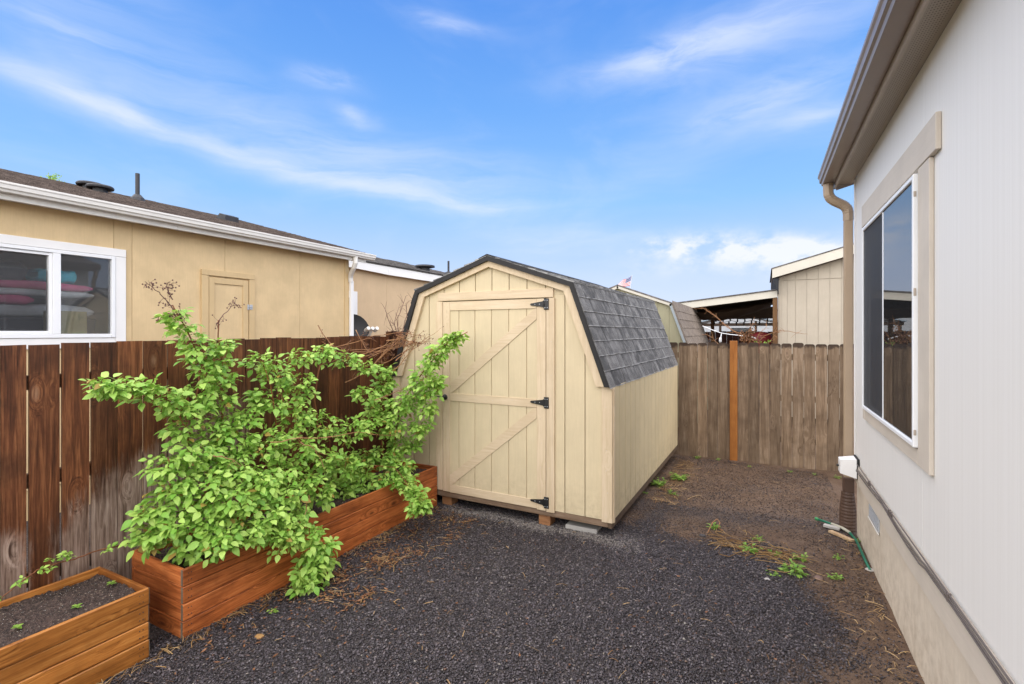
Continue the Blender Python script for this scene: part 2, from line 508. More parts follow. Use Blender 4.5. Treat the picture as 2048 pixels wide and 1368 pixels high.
M['shingle'] = shingle('charcoal_shingle', (.088, .087, .086), (.285, .28, .27), edge=(.36, .36, .35))
M['shingle_brown'] = shingle('brown_grey_shingle', (.095, .072, .060), (.21, .165, .14), scale=120)
M['shingle_tan'] = shingle('tan_shingle', (.20, .165, .135), (.27, .225, .185), scale=120)
M['shingle_dark'] = shingle('dark_grey_shingle', (.10, .095, .09), (.22, .20, .19), scale=120)
M['white'] = paint('white_trim_paint', (.80, .79, .77), .5, .03, bumps=.05)
M['vinyl'] = paint('white_vinyl', (.80, .81, .82), .35, .02, bumps=.03)
M['gutter_white'] = paint('white_gutter_metal', (.74, .72, .68), .4, .04, bumps=.04, dirt=.12)
M['tan_wall'] = paint('tan_house_siding', (.65, .485, .27), .65, .08, 'z', 70, .3)
M['tan_trim'] = paint('tan_house_trim', (.60, .44, .235), .6, .05, 'z', 60, .2)
M['peach_wall'] = paint('peach_house_siding', (.60, .44, .27), .65, .05, 'z', 70, .3)
M['beige_wall'] = paint('beige_house_siding', (.46, .405, .32), .65, .05, 'z', 70, .25)
M['cream_trim'] = paint('cream_fascia', (.56, .53, .45), .55, .04, bumps=.05)
M['olive_wall'] = paint('olive_shed_siding', (.34, .32, .21), .65, .06, 'z', 70, .25)
M['grey_trim'] = paint('grey_blue_trim', (.30, .34, .36), .6, .05)
M['taupe'] = paint('taupe_trim_paint', (.57, .505, .425), .6, .06, 'y', 60, .35)
M['taupe_v'] = paint('taupe_trim_paint_upright', (.57, .505, .425), .6, .06, 'z', 60, .35)
M['soffit_edge'] = paint('taupe_fascia_metal', (.42, .36, .30), .45, .05, bumps=.04)
M['gutter'] = paint('brown_gutter_metal', (.235, .180, .145), .32, .05, bumps=.04, spec=.5)
M['spout'] = paint('tan_downspout_metal', (.37, .275, .185), .42, .05, bumps=.05, spec=.45)
M['flex'] = paint('brown_flexible_pipe', (.085, .05, .035), .5, .1)
M['grey_metal'] = paint('galvanised_metal', (.50, .52, .54), .45, .1, metal=.3)
M['dark_metal'] = paint('dark_roof_vent', (.035, .035, .038), .5, .2)
M['cable'] = paint('grey_cable', (.115, .095, .085), .5, .1)
M['rubber'] = paint('black_rubber', (.02, .02, .02), .6)
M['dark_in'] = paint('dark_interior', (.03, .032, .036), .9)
M['room'] = paint('dim_room_wall', (.34, .35, .36), .9)
M['glass'] = glass('window_glass')
M['glass_dark'] = glass('window_glass_green', (.72, .86, .78), 6.0, .02)
M['glass_clear'] = glass('window_glass_clear', (.95, .97, .97), 1.6, .04)
M['screen'] = screen_mat('insect_screen')
M['screen_dark'] = screen_mat('dense_insect_screen', .80)
M['pink'] = paint('pink_cloth', (.75, .13, .30), .9, .25, 'x', 90, .6)
M['teal'] = paint('teal_plastic_bag', (.02, .50, .68), .4, .2)
M['greycloth'] = paint('grey_cloth', (.55, .56, .60), .9, .3, 'x', 90, .6)
M['shed_reflection'] = paint('olive_reflection', (.36, .32, .18), .85, .2)
M['navy'] = paint('dark_furniture', (.04, .044, .06), .6)
M['red'] = paint('dark_red_plastic', (.16, .014, .018), .5)
M['tarp'] = paint('brown_tarp', (.050, .035, .022), .8, .3, 'x', 30, .6)
M['patio_under'] = paint('dark_patio_boards', (.075, .05, .034), .85, .25, 'y', 30, .4)
M['post_brown'] = wood('brown_post', (.10, .05, .02), (.18, .09, .035), (.25, .14, .06), 'z', .7, .5)
M['far_white'] = paint('pale_far_siding', (.36, .38, .40), .6, .05)
M['canopy'] = paint('blue_grey_canopy', (.33, .41, .47), .6, .1)
M['far_fence'] = wood('dark_red_fence', (.03, .010, .007), (.055, .018, .013), (.08, .03, .02), 'z', .8, .5)
M['concrete_tan'] = paint('painted_foundation_panel', (.62, .54, .435), .75, .08, 'z', 30, .25, splash=.35, dirt=.30, dirtc=(.30, .215, .12))
M['paver'] = paint('pale_concrete', (.42, .40, .37), .9, .15, bumps=.3)
M['hose'] = paint('green_hose', (.015, .13, .075), .4, .15)
M['hose_tape'] = paint('pale_hose_sleeve', (.40, .38, .30), .7, .15)
M['scrap'] = wood('pale_scrap_wood', (.32, .20, .10), (.45, .31, .18), (.55, .42, .28), 'y', .8, .4)
M['cane'] = wood('bramble_cane', (.10, .030, .012), (.21, .075, .028), (.32, .15, .06), 'z', .6, .2, .2)
M['dead_cane'] = wood('dead_cane', (.17, .07, .03), (.31, .155, .07), (.42, .26, .14), 'z', .7, .2, .25)
M['twig_red'] = paint('reddish_twig', (.12, .055, .045), .7, .2)
M['leaf'] = leafmat('bramble_leaf', (.205, .440, .060), (.540, .740, .170), dry=(.42, .26, .07))
M['weed'] = leafmat('weed_leaf', (.17, .36, .05), (.38, .56, .11))
M['straw'] = leafmat('dry_straw', (.20, .095, .030), (.50, .34, .16), .15)
M['deadleaf'] = leafmat('dead_leaf', (.12, .042, .016), (.33, .16, .075), .1)

# faint vertical streaks of a pre-finished wall panel
def panel_wall():
    m, t, b = mat('off_white_wall_panel')
    v, r = coords(t)
    s1 = t.noise(t.map(v, (38, 38, .3)), 1, 5, .6)
    s2 = t.noise(t.map(v, (150, 150, 2.5)), 1, 4, .6)
    s3 = t.noise(v, 1.3, 4)
    c = t.mix(t.range(s1, .35, .68), (.712, .690, .652), (.748, .728, .695))
    c = t.mix(t.range(s3, .35, .7, 0, .5), c, (.725, .705, .672))
    t.put(b.inputs['Base Color'], c)
    b.inputs['Roughness'].default_value = .55
    t.put(b.inputs['Normal'], t.bump(t.m('ADD', s2, t.m('MULTIPLY', s1, .4)), .05, .002))
    return m
M['panel'] = panel_wall()

# vented soffit: rows of small punched holes
def soffit_mat():
    m, t, b = mat('vented_soffit_metal')
    p = wpos(t); x, y, z = t.sep(p)
    fx = t.m('SUBTRACT', t.m('FRACT', t.m('MULTIPLY', x, 1 / .012)), .5)
    fy = t.m('SUBTRACT', t.m('FRACT', t.m('MULTIPLY', y, 1 / .020)), .5)
    q = t.m('ADD', t.m('MULTIPLY', fx, fx), t.m('MULTIPLY', t.m('MULTIPLY', fy, fy), 1.6))
    hole = t.m('MULTIPLY', t.range(q, .085, .05), t.m('MULTIPLY', t.range(x, .652, .656), t.range(x, .742, .738)))
    t.put(b.inputs['Base Color'], t.mix(hole, (.385, .325, .26), (.10, .08, .062)))
    b.inputs['Roughness'].default_value = .5
    return m
M['soffit'] = soffit_mat()
# ================================================================ ground
def smooth(a, b, x):
    t = np.clip((x - a) / (b - a), 0, 1); return t * t * (3 - 2 * t)
_ph = nr.uniform(0, 6.28, (40, 3)); _fr = nr.normal(0, 1, (40, 2))
def wob(x, y, k, n0, n1):
    s = np.zeros(np.shape(x))
    for i in range(n0, n1):
        s = s + np.sin((x * _fr[i, 0] + y * _fr[i, 1]) * k + _ph[i, 0])
    return s / math.sqrt(n1 - n0)
def gravel_amount(x, y):
    """1 where the dark gravel lies, 0 on bare brown soil"""
    n = wob(x, y, 3.2, 0, 12) * .13 + wob(x, y, 9, 12, 24) * .06
    edge = np.interp(x, [-4, -2.6, -1.2, -.7, -.3, 0, .3, .5, .8], [5.2, 5.2, 4.62, 4.52, 4.55, 4.62, 4.25, 3.75, 3.6])
    g_ = smooth(.34, -.22, y - edge + n * 1.3)
    side = np.interp(y, [1, 2.8, 3.1, 3.45, 3.9, 4.3], [-.1, .02, .14, .26, .46, .6])
    g_ = g_ * smooth(.40, -.16, x - side + n * 1.1)
    # thin grey band of gravel towards the back
    g2 = np.exp(-((y - 5.55 - .12 * x + n) / .30) ** 2) * .55
    g3 = np.exp(-((x + 1.02 + .35 * n) / .13) ** 2) * smooth(4.3, 4.8, y) * smooth(6.3, 5.2, y) * .8
    return np.clip(np.maximum(g_, np.maximum(g2, g3)), 0, 1)
def pale_strip(x, y):
    return np.exp(-((y - 4.40 - .03 * np.sin(x * 7)) / .11) ** 2) * np.clip((x + 3.2) * 3, 0, 1) * np.clip((-1.0 - x) * 5, 0, 1)
def ground_z(x, y):
    z = wob(x, y, 2.0, 0, 10) * .007 + wob(x, y, 6, 10, 22) * .0045
    z = z + (1 - gravel_amount(x, y)) * (wob(x, y, 14, 22, 34) * .0045 - .006)
    z = z - .03 * smooth(5, 8.1, y)
    near = smooth(14, 9, np.hypot(x, y - 4))
    return z * near - .04 * (1 - near)
def lines(a, b, st, out):
    f = list(np.arange(a, b + st / 2, st))
    return np.array([-o for o in reversed(out)] + f + list(out))
gx = np.concatenate([[-400, -150, -60, -25, -12, -8, -6, -5], np.arange(-4.2, 1.21, .028), [2, 4, 8, 15, 30, 80, 400]])
gy = np.concatenate([[-400, -100, -30, -10, -4, -1], np.arange(.4, 8.3, .028), [9, 10, 12, 15, 20, 30, 60, 150, 600]])
GX, GY = np.meshgrid(gx, gy)
GZ = ground_z(GX, GY)
V = np.stack([GX, GY, GZ], -1).reshape(-1, 3)
nx, ny = len(gx), len(gy)
I = (np.arange(ny - 1)[:, None] * nx + np.arange(nx - 1)[None]).ravel()
Fq = np.stack([I, I + 1, I + 1 + nx, I + nx], -1)
def ground_mat():
    m, t, b = mat('ground_soil_and_gravel')
    p = wpos(t); x, y, z = t.sep(p)
    at = t.add('ShaderNodeAttribute', attribute_name='gravel').outputs['Fac']
    n = t.noise(p, 7, 6, .65); n2 = t.noise(p, 60, 4, .6); n3 = t.noise(p, 260, 2); n4 = t.noise(p, 1.6, 4, .6)
    soil = t.ramp(t.m('ADD', t.m('MULTIPLY', n, .6), t.m('MULTIPLY', n2, .4)), [(.3, (.062, .034, .020)), (.5, (.112, .069, .042)), (.72, (.185, .126, .085))])
    soil = t.mix(t.range(n4, .42, .75, 0, .6), soil, (.150, .105, .078))
    vo = t.add('ShaderNodeTexVoronoi'); t.put(vo.inputs['Vector'], p); vo.inputs['Scale'].default_value = 95
    vc = t.sep(vo.outputs['Color'])[0]
    grav = t.ramp(vc, [(0, (.024, .019, .018)), (.5, (.052, .043, .041)), (1, (.11, .093, .088))])
    # litter and light fines
    c = t.mix(at, soil, grav)
    yl = t.m('ABSOLUTE', t.m('SUBTRACT', y, 4.47)); xm = t.m('MULTIPLY', t.range(x, -3.3, -3.0), t.range(x, -.95, -1.15))
    fines = t.m('MULTIPLY', t.range(t.m('ADD', yl, t.m('MULTIPLY', n, .12)), .26, .16), xm)
    c = t.mix(t.m('MULTIPLY', fines, t.range(n2, .3, .6, .5, 1)), c, t.mix(n3, (.20, .175, .15), (.42, .38, .34)))
    t.put(b.inputs['Base Color'], c)
    b.inputs['Roughness'].default_value = .8
    b.inputs['Specular IOR Level'].default_value = .3
    h = t.m('ADD', t.m('MULTIPLY', n2, .5), t.m('ADD', t.m('MULTIPLY', n3, .25), t.m('MULTIPLY', t.m('MULTIPLY', vo.outputs['Distance'], at), .6)))
    t.put(b.inputs['Normal'], t.bump(h, .9, .016))
    return m
gme = solidmesh('ground', V, Fq, ground_mat(), True)
ga = gme.attributes.new('gravel', 'FLOAT', 'POINT')
ga.data.foreach_set('value', gravel_amount(GX, GY).astype(np.float32).ravel())
tag(put('ground', gme), kind='structure', label='brown soil yard partly covered with dark gravel')

# ================================================================ left fence (stained boards)
FX = -3.95
fl = thing('wooden_fence', 'dark brown stained board fence behind the planters and bramble bushes', 'fence', (FX, 3, 0))
ys = [.62, .77, .905, 1.035, 1.166, 1.292, 1.448, 1.601, 1.747, 1.909, 2.071, 2.225]
while ys[-1] < 8.0: ys.append(ys[-1] + rnd.uniform(.140, .175))
gapw = {5: .012, 6: .012, 7: .012, 8: .003, 9: .010, 10: .010, 11: .003, 14: .010, 16: .010}
for i in range(len(ys) - 1):
    a, b_ = ys[i], ys[i + 1]
    gp = gapw.get(i + 1, rnd.choice([.003, .003, .006]))
    top = float(np.interp((a + b_) / 2, [1.1, 4], [1.826, 1.86])) + rnd.uniform(-.006, .006)
    dx_ = rnd.uniform(-.004, .004)
    tl = rnd.uniform(-.003, .003)
    mb = MB().prism([(a + .001, .02), (b_ - gp, .02), (b_ - gp + tl * .3, top + tl), (a + .001 + tl * .3, top)], 'x', FX - .019 + dx_, FX + dx_)
    mb.build('fence_board', M['fence'], fl)
for z in (.35, .95, 1.55):
    box('rail', M['rail'], fl, FX - .062, FX - .025, .62, 8.0, z, z + .088)
for y in (1.0, 3.4, 5.8):
    box('post', M['rail'], fl, FX - .16, FX - .068, y, y + .09, 0, 1.75)

# ================================================================ back fence (dog-ear pickets)
BY = 8.12
fb = thing('picket_fence', 'grey brown weathered dog-ear picket fence between the shed and the house', 'fence', (0, BY, 0))
x = -1.50; k = 0
while x < 1.75:
    wd = .1425 + rnd.uniform(-.004, .004); gp = rnd.choice([.004, .005, .007, .009])
    top = 1.742 + rnd.uniform(-.012, .012); e = .024
    lean = rnd.uniform(-.004, .004); y0 = BY + rnd.uniform(-.007, .007)
    pl = [(x, -.10), (x + wd - gp, -.10), (x + wd - gp + lean, top - e), (x + wd - gp - e * .45 + lean, top - e * .28), (x + wd - gp - e + lean, top), (x + e + lean, top), (x + e * .45 + lean, top - e * .28), (x + lean, top - e)]
    MB().prism(pl, 'y', y0, y0 + .016).build('picket', M['picket'], fb)
    x += wd; k += 1
for z in (.3, .9, 1.5):
    box('rail', M['picket'], fb, -1.5, 1.75, BY + .022, BY + .06, z, z + .088)
box('post', M['cedar'], fb, -.457, -.352, BY - .052, BY - .012, -.1, 1.775, .004, label='new orange cedar post in front of the weathered pickets')
# neighbour's fence at the far left
fn = thing('wooden_fence', 'brown board fence far behind the satellite dish, beside the tan house', 'fence', (-6, 8.3, 0))
x = -7.4
while x < -4.1:
    wd = rnd.uniform(.138, .15)
    box('fence_board', M['fence'], fn, x, x + wd - .004, 8.3, 8.318, .02, 1.925 + rnd.uniform(-.008, .008), .002)
    x += wd
box('rail', M['rail'], fn, -7.4, -4.1, 8.322, 8.36, 1.5, 1.59)

# ================================================================ house on the right
WX, HE = .765, 5.60
h1 = thing('house', 'off-white manufactured house close on the right with taupe trim and brown gutter', 'house', (WX, 2, 0))
WT, WB = 3.345, .70
wy0, wy1, wz0, wz1 = 3.375, 4.935, 1.27, 2.765       # window opening
def wallpiece(a, b_, z0, z1): box('wall_panel', M['panel'], h1, WX, WX + .016, a, b_, z0, z1, .0015)
for a, b_ in ((-1.6, -.377), (-.374, .845), (.848, 2.067), (2.07, wy0), (wy1, HE)):
    wallpiece(a, b_, WB, WT)
wallpiece(wy0, wy1, WB, wz0); wallpiece(wy0, wy1, wz1, WT)
# far end wall and dark room behind the window
box('end_wall', M['panel'], h1, WX + .018, WX + 4, HE - .016, HE, WB, WT + .2, .0015)
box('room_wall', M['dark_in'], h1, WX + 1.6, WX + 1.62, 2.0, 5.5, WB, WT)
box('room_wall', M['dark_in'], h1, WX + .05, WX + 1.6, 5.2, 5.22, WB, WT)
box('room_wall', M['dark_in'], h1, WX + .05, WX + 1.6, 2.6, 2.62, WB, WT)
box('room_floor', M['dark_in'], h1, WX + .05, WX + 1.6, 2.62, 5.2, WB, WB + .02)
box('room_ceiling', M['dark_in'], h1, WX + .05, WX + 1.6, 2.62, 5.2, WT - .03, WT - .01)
box('corner_trim', M['white'], h1, WX - .006, WX - .0005, HE - .05, HE + .004, .545, WT - .002, .002)
box('skirt_board', M['taupe'], h1, WX - .016, WX + .01, -1.6, HE, .530, .697, .004)
for a, b_ in ((-1.6, .40), (.403, 2.62), (2.623, 5.58)):
    box('foundation_panel', M['concrete_tan'], h1, WX + .014, WX + .04, a, b_, -.06, .528, .002)
vt = box('foundation_vent', M['grey_metal'], h1, WX + .006, WX + .013, 4.545, 4.935, .385, .505, .002)
for i in range(5): box('louvre', M['grey_metal'], vt, WX + .001, WX + .005, 4.565, 4.915, .397 + i * .021, .408 + i * .021, .001)
box('frame', M['gutter_white'], vt, WX, WX + .0055, 4.53, 4.95, .372, .384, .002)
# window
wn_ = MB().box(WX - .024, WX - .001, 3.05, 5.07, wz1 + .025, 2.972, .003).build('window', M['taupe'], h1, 'large sliding window with a taupe board surround')
box('trim_board', M['taupe_v'], wn_, WX - .022, WX - .001, 3.165, 3.368, 1.176, wz1 + .022, .003)
box('trim_board', M['taupe_v'], wn_, WX - .022, WX - .001, 4.942, 5.03, 1.176, wz1 + .022, .003)
box('trim_board', M['taupe'], wn_, WX - .021, WX - .001, 3.371, 4.939, 1.176, 1.266, .003)
fx0, fx1 = WX - .042, WX + .03
box('frame', M['vinyl'], wn_, fx0, fx1, 3.372, 3.398, 1.272, wz1, .004)
box('frame', M['vinyl'], wn_, fx0, fx1, 4.915, 4.938, 1.272, wz1, .004)
box('frame', M['vinyl'], wn_, fx0 + .001, fx1, 3.399, 4.914, 1.272, 1.300, .004)
box('frame', M['vinyl'], wn_, fx0 + .001, fx1, 3.399, 4.914, wz1 - .028, wz1, .004)
box('mullion', M['vinyl'], wn_, fx0 + .010, fx1, 4.180, 4.212, 1.301, wz1 - .029, .004)
box('pane', M['glass_dark'], wn_, WX - .030, WX - .026, 3.399, 4.179, 1.301, wz1 - .029, 0)
box('pane', M['glass'], wn_, WX - .012, WX - .008, 4.213, 4.914, 1.301, wz1 - .029, 0)
MB().sheet(lambda u, v_: (WX - .032 - .006 * math.sin(3.14 * u) * math.sin(3.14 * v_), 4.216 + .696 * u, 1.303 + (wz1 - 1.335) * v_), 6, 8).build('insect_screen', M['screen_dark'], wn_)
box('track', M['soffit_edge'], wn_, WX - .040, WX - .032, 4.222, 4.89, wz1 - .036, wz1 - .030, .001)
mb = MB()
for z, l_ in ((2.64, .05), (2.10, .07), (1.34, .05)):
    mb.box(WX - .040, WX - .028, 3.3685, 3.3715, z, z + l_ * .6, .002)
mb.build('old_caulk', M['soffit_edge'], wn_, kind='stuff')
mb = MB()
for _ in range(34): mb.lathe([(.0035, 0), (.003, .0012)], (WX - .0012, rnd.choice([-.36, .86, 2.085, .48, 1.46]) + rnd.uniform(-.01, .01), rnd.uniform(.8, 3.2)), 6, 'x')
mb.build('nail_heads', M['gutter'], h1, kind='stuff')
# eave
EY = 5.75
box('soffit', M['soffit'], h1, .632, WX, -1.6, EY - .01, 3.345, 3.355, .001)
box('fascia', M['soffit_edge'], h1, .612, .631, -1.6, EY, 3.312, 3.47, .003)
MB().prism([(.633, 3.3), (.633, 3.36), (1.6, 3.62), (1.6, 3.56)], 'y', EY - .012, EY).build('rake_board', M['soffit_edge'], h1)
prof = [(.610, 3.352), (.512, 3.352), (.506, 3.375), (.492, 3.385), (.488, 3.42), (.478, 3.432), (.478, 3.455), (.486, 3.455), (.486, 3.437), (.498, 3.43), (.515, 3.36), (.606, 3.36), (.606, 3.462), (.610, 3.462)]
gt = MB().prism(prof, 'y', -1.6, EY - .02).build('gutter', M['gutter'], h1)
MB().prism([(.610, 3.352), (.512, 3.352), (.506, 3.375), (.492, 3.385), (.488, 3.42), (.478, 3.432), (.478, 3.455), (.610, 3.462)], 'y', EY - .02, EY - .017).build('end_cap', M['gutter'], gt)
rf = MB().prism([(.590, 3.468), (.590, 3.49), (3.2, 4.18), (3.2, 4.15)], 'y', -1.6, EY + .02).build('roof', M['shingle_brown'], h1)
# downspout: elbow under the gutter, long square pipe, corrugated foot
dsp = thing('downspout', 'tan square downspout with a wrinkled elbow at the house corner', 'downspout', (.70, 5.69, 0))
ctr = [(.56, 5.66, 3.35), (.56, 5.66, 3.29), (.562, 5.66, 3.25), (.578, 5.665, 3.21), (.61, 5.67, 3.18), (.65, 5.675, 3.155), (.69, 5.68, 3.13), (.718, 5.685, 3.095), (.726, 5.688, 3.05), (.726, 5.69, 2.98)]
pts = []; rr = []
for i in range(len(ctr) - 1):
    for j in range(4):
        pts.append(Vector(ctr[i]).lerp(Vector(ctr[i + 1]), j / 4)); rr.append(.044 + (.0022 if (j % 2) and 1 < i < 8 else 0))
pts.append(Vector(ctr[-1])); rr.append(.044)
MB().tube(pts, rr, 8).build('elbow', M['spout'], dsp)
mb = MB().box(.690, .762, 5.655, 5.722, .50, 2.985, .008)
mb.build('pipe', M['spout'], dsp)
for i in range(3): box('pipe_rib', M['spout'], dsp, .6885, .6905, 5.668 + i * .02, 5.676 + i * .02, .50, 2.97, .0008)
box('coupler', M['flex'], dsp, .682, .770, 5.645, 5.732, .36, .505, .008)
pr_ = []
for i in range(25):
    z = .365 - i * .0155; pr_.append((.058 + .018 * min(1, i / 12) + (.0032 if i % 2 else 0) - .008, z))
MB().lathe(pr_, (.722, 5.69, 0), 18).build('corrugated_foot', M['flex'], dsp, smooth=False)
# white cable box by the corner, cables along the skirt board
ub = thing('cable_box', 'white weathered cable box with a black gasket beside the downspout', 'cable box', (WX - .1, 5.40, .60))
MB().add([(WX - .022, 5.32, .585), (WX - .022, 5.50, .585), (WX - .022, 5.50, .755), (WX - .022, 5.32, .755), (WX - .145, 5.345, .615), (WX - .145, 5.475, .615), (WX - .145, 5.475, .735), (WX - .145, 5.345, .735)],
         [(0, 1, 2, 3), (7, 6, 5, 4), (0, 4, 5, 1), (1, 5, 6, 2), (2, 6, 7, 3), (3, 7, 4, 0)]).build('cover', M['white'], ub)
box('gasket', M['rubber'], ub, WX - .023, WX - .003, 5.31, 5.51, .575, .765, .006)
MB().lathe([(.010, 0), (.012, .01), (.006, .022)], (WX - .165, 5.42, .67), 8, 'x').build('knob', M['rubber'], ub)
ca = thing('cable_bundle', 'three thin grey cables running along the top of the skirt board', 'cable', (WX - .02, 3, .7))
for k, (dz, sag) in enumerate(((.012, 0), (.0, .022), (-.010, .03))):
    pts = []
    for i in range(60):
        y = 5.30 - i * .105
        s_ = sag * abs(math.sin(y * 2.1 + k * .3)) * (1 if y > 3.2 else .35)
        pts.append((WX - .024 - .003 * k, y, .708 + dz - s_ - (.03 * max(0, y - 4.9) if k else 0)))
    MB().tube(pts, .0045, 5).build('cable', M['cable'], ca, smooth=True)
for y in (4.72, 4.02, 3.98, 2.85, 2.0): box('clip', M['cable'], ca, WX - .034, WX - .018, y - .006, y + .006, .690, .728, .002)
# ================================================================ garden shed
SY, SX0, SX1, SC = 4.43, -3.82, -1.209, -2.514       # front face, walls, ridge
SL = 3.50
sh = thing('garden_shed', 'cream barn-style garden shed with black hinges and a charcoal shingle roof', 'shed', (SC, SY + 1.75, 0))
ZB, ZE, ZK, ZR = .165, 1.40, 2.373, 2.692
KH, EH = .940, 1.292
def roofz(x, inset=.06):
    a = abs(x - SC)
    z = ZR - (ZR - ZK) * a / KH if a < KH else ZK - (a - KH) * (ZK - ZE) / (EH - KH)
    return z - inset * (1.0 if a < KH else 2.2)
def strip_poly(x0, x1, z0, zt=None):
    xs = [x0] + [q for q in (SC - KH, SC, SC + KH) if x0 < q < x1] + [x1]
    top = [(q, roofz(q) if zt is None else min(zt, roofz(q))) for q in xs]
    return [(x0, z0), (x1, z0)] + top[::-1]
GR = [-2.491 + .2035 * k for k in range(-7, 7)]
edges = [SX0 + .004] + [g_ for g_ in GR if SX0 + .03 < g_ < SX1 - .03] + [SX1 - .004]
DX0, DX1, DZ0, DZ1 = -3.104, -1.872, .165, 2.238      # door
gv = .005
for a, b_ in zip(edges[:-1], edges[1:]):
    segs = [(a + gv, b_ - gv)]
    for s0, s1 in segs:
        if s1 < DX0 or s0 > DX1:
            MB().prism(strip_poly(s0, s1, ZB), 'y', SY, SY + .012).build('siding_strip', M['shed'], sh)
        else:
            MB().prism(strip_poly(s0, s1, DZ1 + .03), 'y', SY, SY + .012).build('siding_strip', M['shed'], sh)
            for q0, q1 in ((s0, min(s1, DX0 - .02)), (max(s0, DX1 + .02), s1)):
                if q1 - q0 > .01: MB().prism([(q0, ZB), (q1, ZB), (q1, DZ1 + .029), (q0, DZ1 + .029)], 'y', SY, SY + .012).build('siding_strip', M['shed'], sh)
# backing behind the grooves, with an opening-free core (inside of the shed is closed)
MB().prism([(SX0 + .01, ZB), (SX1 - .01, ZB), (SX1 - .01, ZE - .12), (SC + KH - .02, ZK - .14), (SC, ZR - .09), (SC - KH + .02, ZK - .14), (SX0 + .01, ZE - .12)], 'y', SY + .0165, SY + .036).build('front_wall', M['shed'], sh)
# side walls: strips with open grooves over a core
n = 17
for i in range(n):
    a = SY + .035 + (SL - .05) * i / n; b_ = SY + .035 + (SL - .05) * (i + 1) / n
    box('siding_strip', M['shed_side'], sh, SX1 - .014, SX1, a + .006, b_ - .006, ZB, 1.405, .0015)
box('side_wall', M['shed_side'], sh, SX1 - .05, SX1 - .034, SY + .032, SY + SL, ZB, 1.40, 0)
box('side_wall', M['shed_side'], sh, SX0, SX0 + .02, SY + .032, SY + SL, ZB, 1.40, 0)
MB().prism([(SX0 + .022, ZB), (SX1 - .032, ZB), (SX1 - .032, ZE - .1), (SC + KH - .02, ZK - .14), (SC, ZR - .09), (SC - KH + .02, ZK - .14), (SX0 + .022, ZE - .1)], 'y', SY + SL - .02, SY + SL).build('back_wall', M['shed'], sh)
# trims on the front
T0 = SY - .019
box('corner_board', M['shed_trim'], sh, -1.308, SX1 + .003, T0, SY - .0005, .150, 1.40, .003)
box('corner_board', M['shed_trim'], sh, SX1 + .0005, SX1 + .016, SY + .0005, SY + .034, .150, 1.39, .003)
box('corner_board', M['shed_trim'], sh, SX0 - .002, SX0 + .095, T0, SY - .0005, .168, 1.40, .003)
box('door_casing', M['shed_trim'], sh, -1.866, -1.779, T0 - .002, SY - .0005, .148, 2.237, .003)
box('door_casing', M['shed_trim'], sh, -3.198, -3.109, T0 - .001, SY - .0005, .172, 2.238, .003)
box('door_header', M['shed_trim_h'], sh, -3.17, -1.792, T0 - .003, SY - .0005, 2.243, 2.332, .003)
def off(p, q, d_):      # parallel of a line
    t = (Vector(q) - Vector(p)).normalized(); nrm = Vector((-t.y, t.x)); return Vector(p) + nrm * d_, Vector(q) + nrm * d_
def isect(a, b_, c, d_):
    r = b_ - a; s_ = d_ - c; t = ((c - a).x * s_.y - (c - a).y * s_.x) / (r.x * s_.y - r.y * s_.x); return a + r * t
PF = [Vector((-EH, ZE)), Vector((-KH, ZK)), Vector((0, ZR)), Vector((KH, ZK)), Vector((EH, ZE))]
def inner(d0, d1=None):
    d1 = d0 if d1 is None else d1
    L = [off(PF[i], PF[i + 1], -(d1 if i in (0, 3) else d0)) for i in range(4)]
    pts = [None] * 5
    for i in range(1, 4): pts[i] = isect(*L[i - 1], *L[i])
    for i, l_ in ((0, L[0]), (4, L[3])):
        t = (ZE - l_[0].y) / (l_[1].y - l_[0].y); pts[i] = l_[0] + (l_[1] - l_[0]) * t
    return pts
A, B, Cc = PF, inner(.046, .046), inner(.105, .125)
for i in range(4):
    MB().prism([(SC + q.x, q.y) for q in (A[i], A[i + 1], B[i + 1], B[i])], 'y', SY - .062, SY - .036).build('drip_edge', M['drip'], sh)
    MB().prism([(SC + q.x, q.y) for q in (B[i] * 1.0, B[i + 1], Cc[i + 1], Cc[i])], 'y', SY - .036, SY - .001).build('rake_trim', M['shed_trim'], sh)
    nm = 'roof_deck'
    MB().prism([(SC + q.x, q.y) for q in (A[i], A[i + 1], B[i + 1], B[i])], 'y', SY - .0355, SY + SL + .03).build(nm, M['drip'], sh)
# shingles: right lower slope, one object per tab
lo, hi = PF[4], PF[3]
dn = (lo - hi).normalized(); nrm = Vector((-dn.y, dn.x)); nrm = nrm if nrm.x > 0 else -nrm
slope = (lo - hi).length
nc = 7; ex = slope / nc
tabs = {}
def tabmesh(wd, k, ml, tilt=1.0):
    key = (wd, k, ml.name)
    if key not in tabs:
        r2 = random.Random(int(wd * 1000) + k * 77)
        L_ = ex + .035; t0, t1 = .003, .0075 + r2.uniform(0, .003)
        cr = r2.uniform(-.004, .004)
        # local: x along the slope downwards (0 at lower edge, -L at upper), y width, z normal
        vs = [(-L_, .003, 0), (-L_, wd - .003, 0), (0, wd - .004, 0), (0, .004, 0), (-L_, .003, t0), (-L_, wd - .003, t0), (cr, wd - .004, t1 + .004), (-cr, .004, t1 + .003), (cr * .3, wd / 2, t1 + .0035), (cr * .3, wd / 2, 0)]
        fs = [(4, 5, 6, 8, 7), (3, 9, 2, 1, 0), (3, 7, 8, 9), (9, 8, 6, 2), (0, 4, 7, 3), (1, 2, 6, 5), (0, 1, 5, 4)]
        mb = MB().add(vs, fs); tabs[key] = mb.mesh('shingle', ml)
    return tabs[key]
ang = math.atan2(-dn.y, dn.x)      # rotation about Y taking local x to the slope direction
